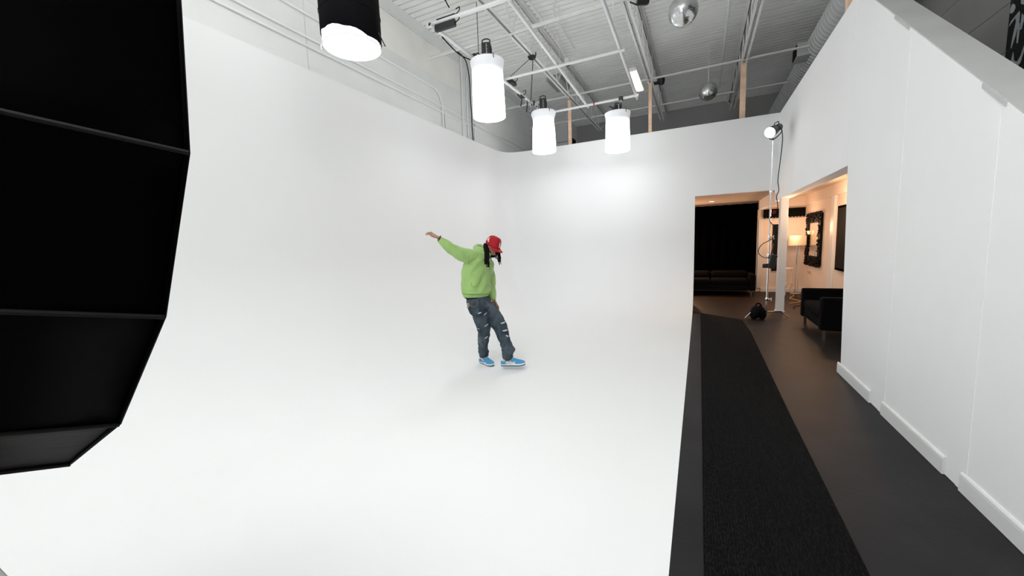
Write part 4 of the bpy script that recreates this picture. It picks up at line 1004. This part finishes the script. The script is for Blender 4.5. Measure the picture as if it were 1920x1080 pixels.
    RW = mat('frayed_white_threads', (.60, .62, .63), .95, var=.25, vscale=90); RD = mat('dark_torn_edge', (.012, .018, .026), .95)
    for (x_, z_, a_, b_, t_) in rips:
        def rp(q, w_, lf):
            return surf(jeans, x_+q*a_*math.cos(t_)-w_*math.sin(t_), z_+q*a_*math.sin(t_)+w_*math.cos(t_), lift=lf)
        m = MB(); vs = []; ok = True
        for i_ in range(9):
            q = -1+i_/4; wd_ = b_*(.25+.75*math.sqrt(max(0, 1-q*q)))*(1+.35*random.uniform(-1, 1))
            for w_ in (-wd_, 0, wd_*.8):
                p = rp(q, w_, .0015)
                if p is None or p.y > .12: ok = False; p = V((0, 0, .5))
                vs.append(p)
        if not ok: continue
        m.add(vs, [(i_*3+k, i_*3+k+1, i_*3+3+k+1, i_*3+3+k) for i_ in range(8) for k in range(2)])
        o_ = m.build('rip', RW, jeans, local=True, smooth=0); sl = o_.modifiers.new('t', 'SOLIDIFY'); sl.thickness = .002
        P_ = [rp(-1.05+.3*i_, b_*1.0*math.sqrt(max(0, 1-min(1, abs(-1.05+.3*i_))**2)), .002) for i_ in range(8)]
        P_ = [p for p in P_ if p is not None]
        if len(P_) > 2: MB().tube(P_, .0017, 5).build('torn_edge', RD, o_, local=True)
    ST = mat('tan_stitching', (.28, .22, .14), .8)
    seam(jeans, 'pocket_stitch', [(-.175, .86), (-.15, .835), (-.115, .825), (-.08, .835), (-.065, .86), (-.06, .895)], .0022, ST, jeans)
    seam(jeans, 'fly_stitch', [(.045, .885), (.065, .85), (.085, .815), (.095, .80)], .002, ST, jeans)
    seam(jeans, 'belt_loop', [(-.15, .92), (-.148, .885)], .005, mat('denim_loop', (.03, .05, .07), .9), jeans)
    mb = MB(); p = surf(jeans, -.165, .845, lift=.001)
    if p: mb.ell(p, (.006, .004, .006), None, 8).build('rivet', M['chrome'], jeans, local=True)
    for (x_, z_) in ((-.20, .845),):
        mb = MB(); q = surf(jeans, x_+.015, z_, lift=.002)
        if q: mb.box((q.x-.014, q.y-.004, q.z-.035), (q.x+.010, q.y+.002, q.z+.03)).build('back_patch', mat('tan_leather_patch', (.42, .27, .18), .7), jeans, local=True, bevel=.002)
    # ---- shoes
    WH = mat('white_leather', (.80, .79, .77), .45); BL = mat('sky_blue_suede', (.06, .30, .55), .7); SO = mat('teal_rubber_sole', (.045, .17, .22), .7); GR = mat('pale_grey_canvas', (.62, .57, .53), .8)
    def shoe(heel, d, pitch, roll, which):
        d = V(d).normalized(); sd = V((0, 0, 1)).cross(d).normalized()
        d = (d*math.cos(pitch)+V((0, 0, 1))*math.sin(pitch)).normalized(); up = d.cross(sd)
        sd2 = (sd*math.cos(roll)+up*math.sin(roll)); up2 = (up*math.cos(roll)-sd*math.sin(roll)); sd, up = sd2, up2
        heel = V(heel)
        def Q(a, w_, z_): return heel+d*a*(.93 if which else 1.04)+sd*w_+up*z_*(1 if which else 1.12)
        t = 'shoe'
        L_ = .305; KS = .93
        # outline of the sole: (along, half width)
        out = [(0, .018), (.01, .030), (.04, .036), (.09, .035), (.14, .036), (.19, .046), (.235, .049), (.27, .042), (.295, .026), (.305, .010)]
        ring = [(a, w_) for a, w_ in out]+[(a, -w_*.92) for a, w_ in reversed(out)]
        def slab(z0, z1, k0=1, k1=1):
            m = MB(); n = len(ring)
            def rise(a): return .012*max(0, (a-.22)/.085)**2
            vs = [Q(a, w_*k0, z0+rise(a)) for a, w_ in ring]+[Q(a, w_*k1, z1+rise(a)) for a, w_ in ring]
            m.add(vs, [tuple(range(n))[::-1], tuple(range(n, 2*n))]+[(i, (i+1) % n, n+(i+1) % n, n+i) for i in range(n)])
            return m
        up_ = MB()
        # upper: rings across the foot from heel to toe, built as stacked outlines
        lv = [(.024, 1.0, 0, 1), (.045, 1.0, .002, .995), (.060, .95, .006, .97), (.078, .80, .012, .66), (.095, .74, .012, .46), (.108, .66, .014, .40)]
        n = len(ring); vs = []
        for z_, kw, a0, ka in lv:
            for a, w_ in ring: vs.append(Q(a0+a*ka, w_*kw, z_+.0))
        aa = [a for a, _ in ring]; nl = len(lv)
        for i in range(nl-1):
            for k in range(n):
                am = (aa[k]+aa[(k+1) % n])/2
                blue = (am > .20 and i < 4) or (.0 < i < 4 and .13 < am < .20)
                up_.add([], [], 0); up_.f.append((i*n+k, i*n+(k+1) % n, (i+1)*n+(k+1) % n, (i+1)*n+k)); up_.m.append(1 if blue else 0)
        up_.v = [V(p) for p in vs]; up_.f.append(tuple(range((nl-1)*n, nl*n))); up_.m.append(0)
        so = up_.build(t, [WH, BL], root, local=True, smooth=60)
        sb = so.modifiers.new('sub', 'SUBSURF'); sb.levels = 1; sb.render_levels = 1
        slab(.0, .014, .94, 1.0).build('outsole', SO, so, local=True, smooth=50, bevel=.002)
        slab(.014, .030, 1.05, 1.03).build('midsole', WH, so, local=True, smooth=50, bevel=.002)
        # toe cap, blue overlays
        def patch(name, a0, a1, z0, z1, mt, side, nn=8, lift=1.035):
            m = MB(); vs = []
            for i in range(nn+1):
                a = a0+(a1-a0)*i/nn
                def W(a_):
                    for (q0, w0), (q1, w1) in zip(out, out[1:]):
                        if q0 <= a_ <= q1: return w0+(w1-w0)*(a_-q0)/(q1-q0)
                    return out[-1][1]
                for z_ in (z0, (z0+z1)/2, z1):
                    k = 1.0 if z_ < .05 else (1-(z_-.05)*7*.6)
                    vs.append(Q(a, side*W(a)*k*lift, z_))
            m.add(vs, [(i*3+k, i*3+k+1, i*3+3+k+1, i*3+3+k) for i in range(nn) for k in range(2)])
            o = m.build(name, mt, so, local=True, smooth=60); sl = o.modifiers.new('t', 'SOLIDIFY'); sl.thickness = .003; sl.offset = 0
        for side in (-1, 1):
            patch('heel_overlay', .004, .065, .028, .066, BL, side)
            patch('side_panel', .07, .13, .030, .062, GR, side)
        m = MB()
        for i in range(5):
            a = .105+.024*i; z_ = .112-.0105*i
            m.tube([Q(a, -.020, z_-.006), Q(a+.004, 0, z_), Q(a, .020, z_-.006)], .0035, 6)
        m.build('laces', mat('white_laces' if which else 'blue_laces', (.10, .36, .60) if not which else (.75, .75, .75), .8), so, local=True)
        # curved emblem stripe on each side
        for side in (-1, 1):
            m = MB(); pts = [(.075, .055, .004), (.10, .042, .007), (.13, .040, .007), (.16, .048, .005), (.195, .062, .002)]
            m.tube([Q(a, side*(.0385+.012*max(0, (a-.14)/.06))*1.04, z_) for a, z_, r_ in pts], [r_ for _, _, r_ in pts], 6)
            m.build('side_stripe', WH if not which else BL, so, local=True)
        return so
    shoe((-.065, .145, .0), (.60, -.80, 0), 0, 0, 1)
    shoe((.205, -.185, .036), (.96, -.27, 0), .035, -.10, 0)
    # ---- cap
    RED = mat('red_wool_cap', (.42, .006, .014), .85, var=.12, vscale=25)
    c = MB(); n = 28; vs = []; lev = 9
    for i in range(lev+1):
        t = i/lev; ph = t*PI/2
        for k in range(n):
            a = 2*PI*k/n; flat = 1+.10*max(0, math.cos(a))*math.sin(ph*2)
            vs.append(hp(-.004+.103*math.cos(a)*(math.cos(ph)**.55)*1.0, .088*math.sin(a)*(math.cos(ph)**.55), .000+.118*math.sin(ph)*flat if i else -.004))
    c.add(vs, [(i*n+k, i*n+(k+1) % n, (i+1)*n+(k+1) % n, (i+1)*n+k) for i in range(lev) for k in range(n)]+[tuple(range(lev*n, lev*n+n))])
    cap = c.build('cap', RED, root, local=True, smooth=60); sl = cap.modifiers.new('t', 'SOLIDIFY'); sl.thickness = .003
    br = MB(); vs = []
    for j_ in range(6):
        q = j_/5
        for i in range(17):
            a = -1.25+2.5*i/16; r_ = 1+q*.0
            x_ = .099*math.cos(a)*1.0+q*.072*(math.cos(a*1.0)**.6 if math.cos(a) > 0 else 0); y_ = .086*math.sin(a)*(1-.06*q)
            vs.append(hp(x_, y_, .002-.020*q-.018*(y_/.08)**2*(.4+q*.6)))
    br.add(vs, [(j_*17+i, j_*17+i+1, (j_+1)*17+i+1, (j_+1)*17+i) for j_ in range(5) for i in range(16)])
    o = br.build('brim', RED, cap, local=True, smooth=70); sl = o.modifiers.new('t', 'SOLIDIFY'); sl.thickness = .004; sl.offset = 0
    MB().ell(hp(0, 0, .121), (.008, .008, .004), HR, 8).build('button', RED, cap, local=True)
    for k in range(6):
        a = PI*k/3+PI/6; m = MB(); m.tube([hp(-.004+.104*math.cos(a)*(math.cos(p_)**.55), .089*math.sin(a)*(math.cos(p_)**.55), .1185*math.sin(p_)*(1+.10*max(0, math.cos(a))*math.sin(p_*2))) for p_ in [PI/2*i/9 for i in range(9)]], .0013, 5); m.build('panel_seam', mat('dark_red_seam', (.22, .003, .006), .9), cap, local=True)
    EMB = mat('white_embroidery', (.85, .80, .78), .8)
    def on_cap(a, ph, off=.004):
        fl = 1+.10*max(0, math.cos(a))*math.sin(ph*2)
        return hp(-.004+(.103+off)*math.cos(a)*(math.cos(ph)**.55), (.088+off)*math.sin(a)*(math.cos(ph)**.55), (.118+off)*math.sin(ph)*fl)
    # interlocked two-letter monogram on the front, badge on the side, small gold tag on the brim
    def strokes(name, lines, mt, a0, p0, sc, r_=.0032):
        m = MB()
        for ln in lines: m.tube([on_cap(a0+x_*sc, p0+y_*sc) for x_, y_ in ln], r_, 6)
        return m.build(name, mt, cap, local=True)
    strokes('monogram', [[(-.5, 1.5), (-.5, -.1), (.45, -.1)], [(-.5, -1.4), (.15, .7), (.8, -1.4)], [(-.2, -.7), (.5, -.7)], [(-.8, 1.5), (-.2, 1.5)]], EMB, -.05, .42, .17)
    m = MB(); m.ell(on_cap(-2.0, .48, .002), (.018, .006, .018), Matrix.Rotation(.6, 3, 'Z'), 10); m.ell(on_cap(-2.1, .70, .002), (.010, .005, .012), Matrix.Rotation(.6, 3, 'Z'), 10); m.ell(on_cap(-1.82, .36, .002), (.009, .005, .009), None, 8)
    m.build('side_badge', EMB, cap, local=True)
    m = MB(); m.tube([hp(.135+.012*math.cos(a), .012*math.sin(a)-.01, -.006) for a in [2*PI*i/12 for i in range(12)]], .0025, 5, closed=True)
    m.build('brim_sticker', mat('gold_foil', (.70, .55, .22), .35, .6), cap, local=True)
    # ---- beard, dreadlocks
    HB = mat('black_hair', (.005, .004, .004), .85, spec=.15)
    m = MB(); m.ell(hp(.045, 0, -.118), (.046, .045, .034), HR, 16); m.ell(hp(.088, 0, -.108), (.010, .024, .012), HR, 10)
    for k in (-1, 1): m.ell(hp(.02, k*.052, -.09), (.035, .014, .035), HR, 10)
    m.build('beard', HB, root, local=True)
    m = MB(); random.seed(11)
    def dread(p0, p1, r_, sway=.012, bow=0):
        p0 = V(p0); p1 = V(p1); pts = []
        ph = random.uniform(0, 6)
        for i in range(9):
            t = i/8; p = p0.lerp(p1, t); p.y -= bow*math.sin(PI*t); p += V((math.sin(t*6+ph)*sway*t, math.cos(t*5+ph)*sway*t, -.03*math.sin(PI*t)))
            pts.append(p)
        rad = [r_*(.9+.25*math.sin(i*2.3+ph))*(1-.35*(i/8)**3) for i in range(9)]
        m.tube(pts, rad, 7)
    for i in range(20):        # bunch on the camera side, falling from behind the ear onto the chest
        q = i/19
        st = hp(-.085+.070*q, -.070-.012*random.random(), -.008-.02*random.random())
        dread(st, (.060+.045*q+random.uniform(-.012, .012), -.15-.03*random.random(), 1.315+.10*random.random()), .0085, .012, .045)
    for i in range(12):        # back of the head and the far side
        q = i/11
        st = hp(-.09+.01*random.random(), -.06+.12*q, -.01-.03*random.random())
        dread(st, (.02+.05*q+random.uniform(-.01, .01), -.06+.14*q, 1.46+.06*random.random()), .0085)
    for i in range(8):
        st = hp(-.05+.09*random.random(), .076, -.015); dread(st, (.19+.05*random.random(), .03+.03*random.random(), 1.40+.08*random.random()), .008)
    for i in range(12):        # locks hanging in front of the face from under the brim
        q = i/11
        st = hp(.075+.030*math.sin(PI*q), -.030+.095*q, -.012)
        dread(st, (.212+.048*q+random.uniform(-.008, .008), -.15+.03*random.random(), 1.335+.075*abs(math.sin(q*5+1))), .0062, .008)
    m.build('dreadlocks', HB, root, local=True)
    return root
dancer()
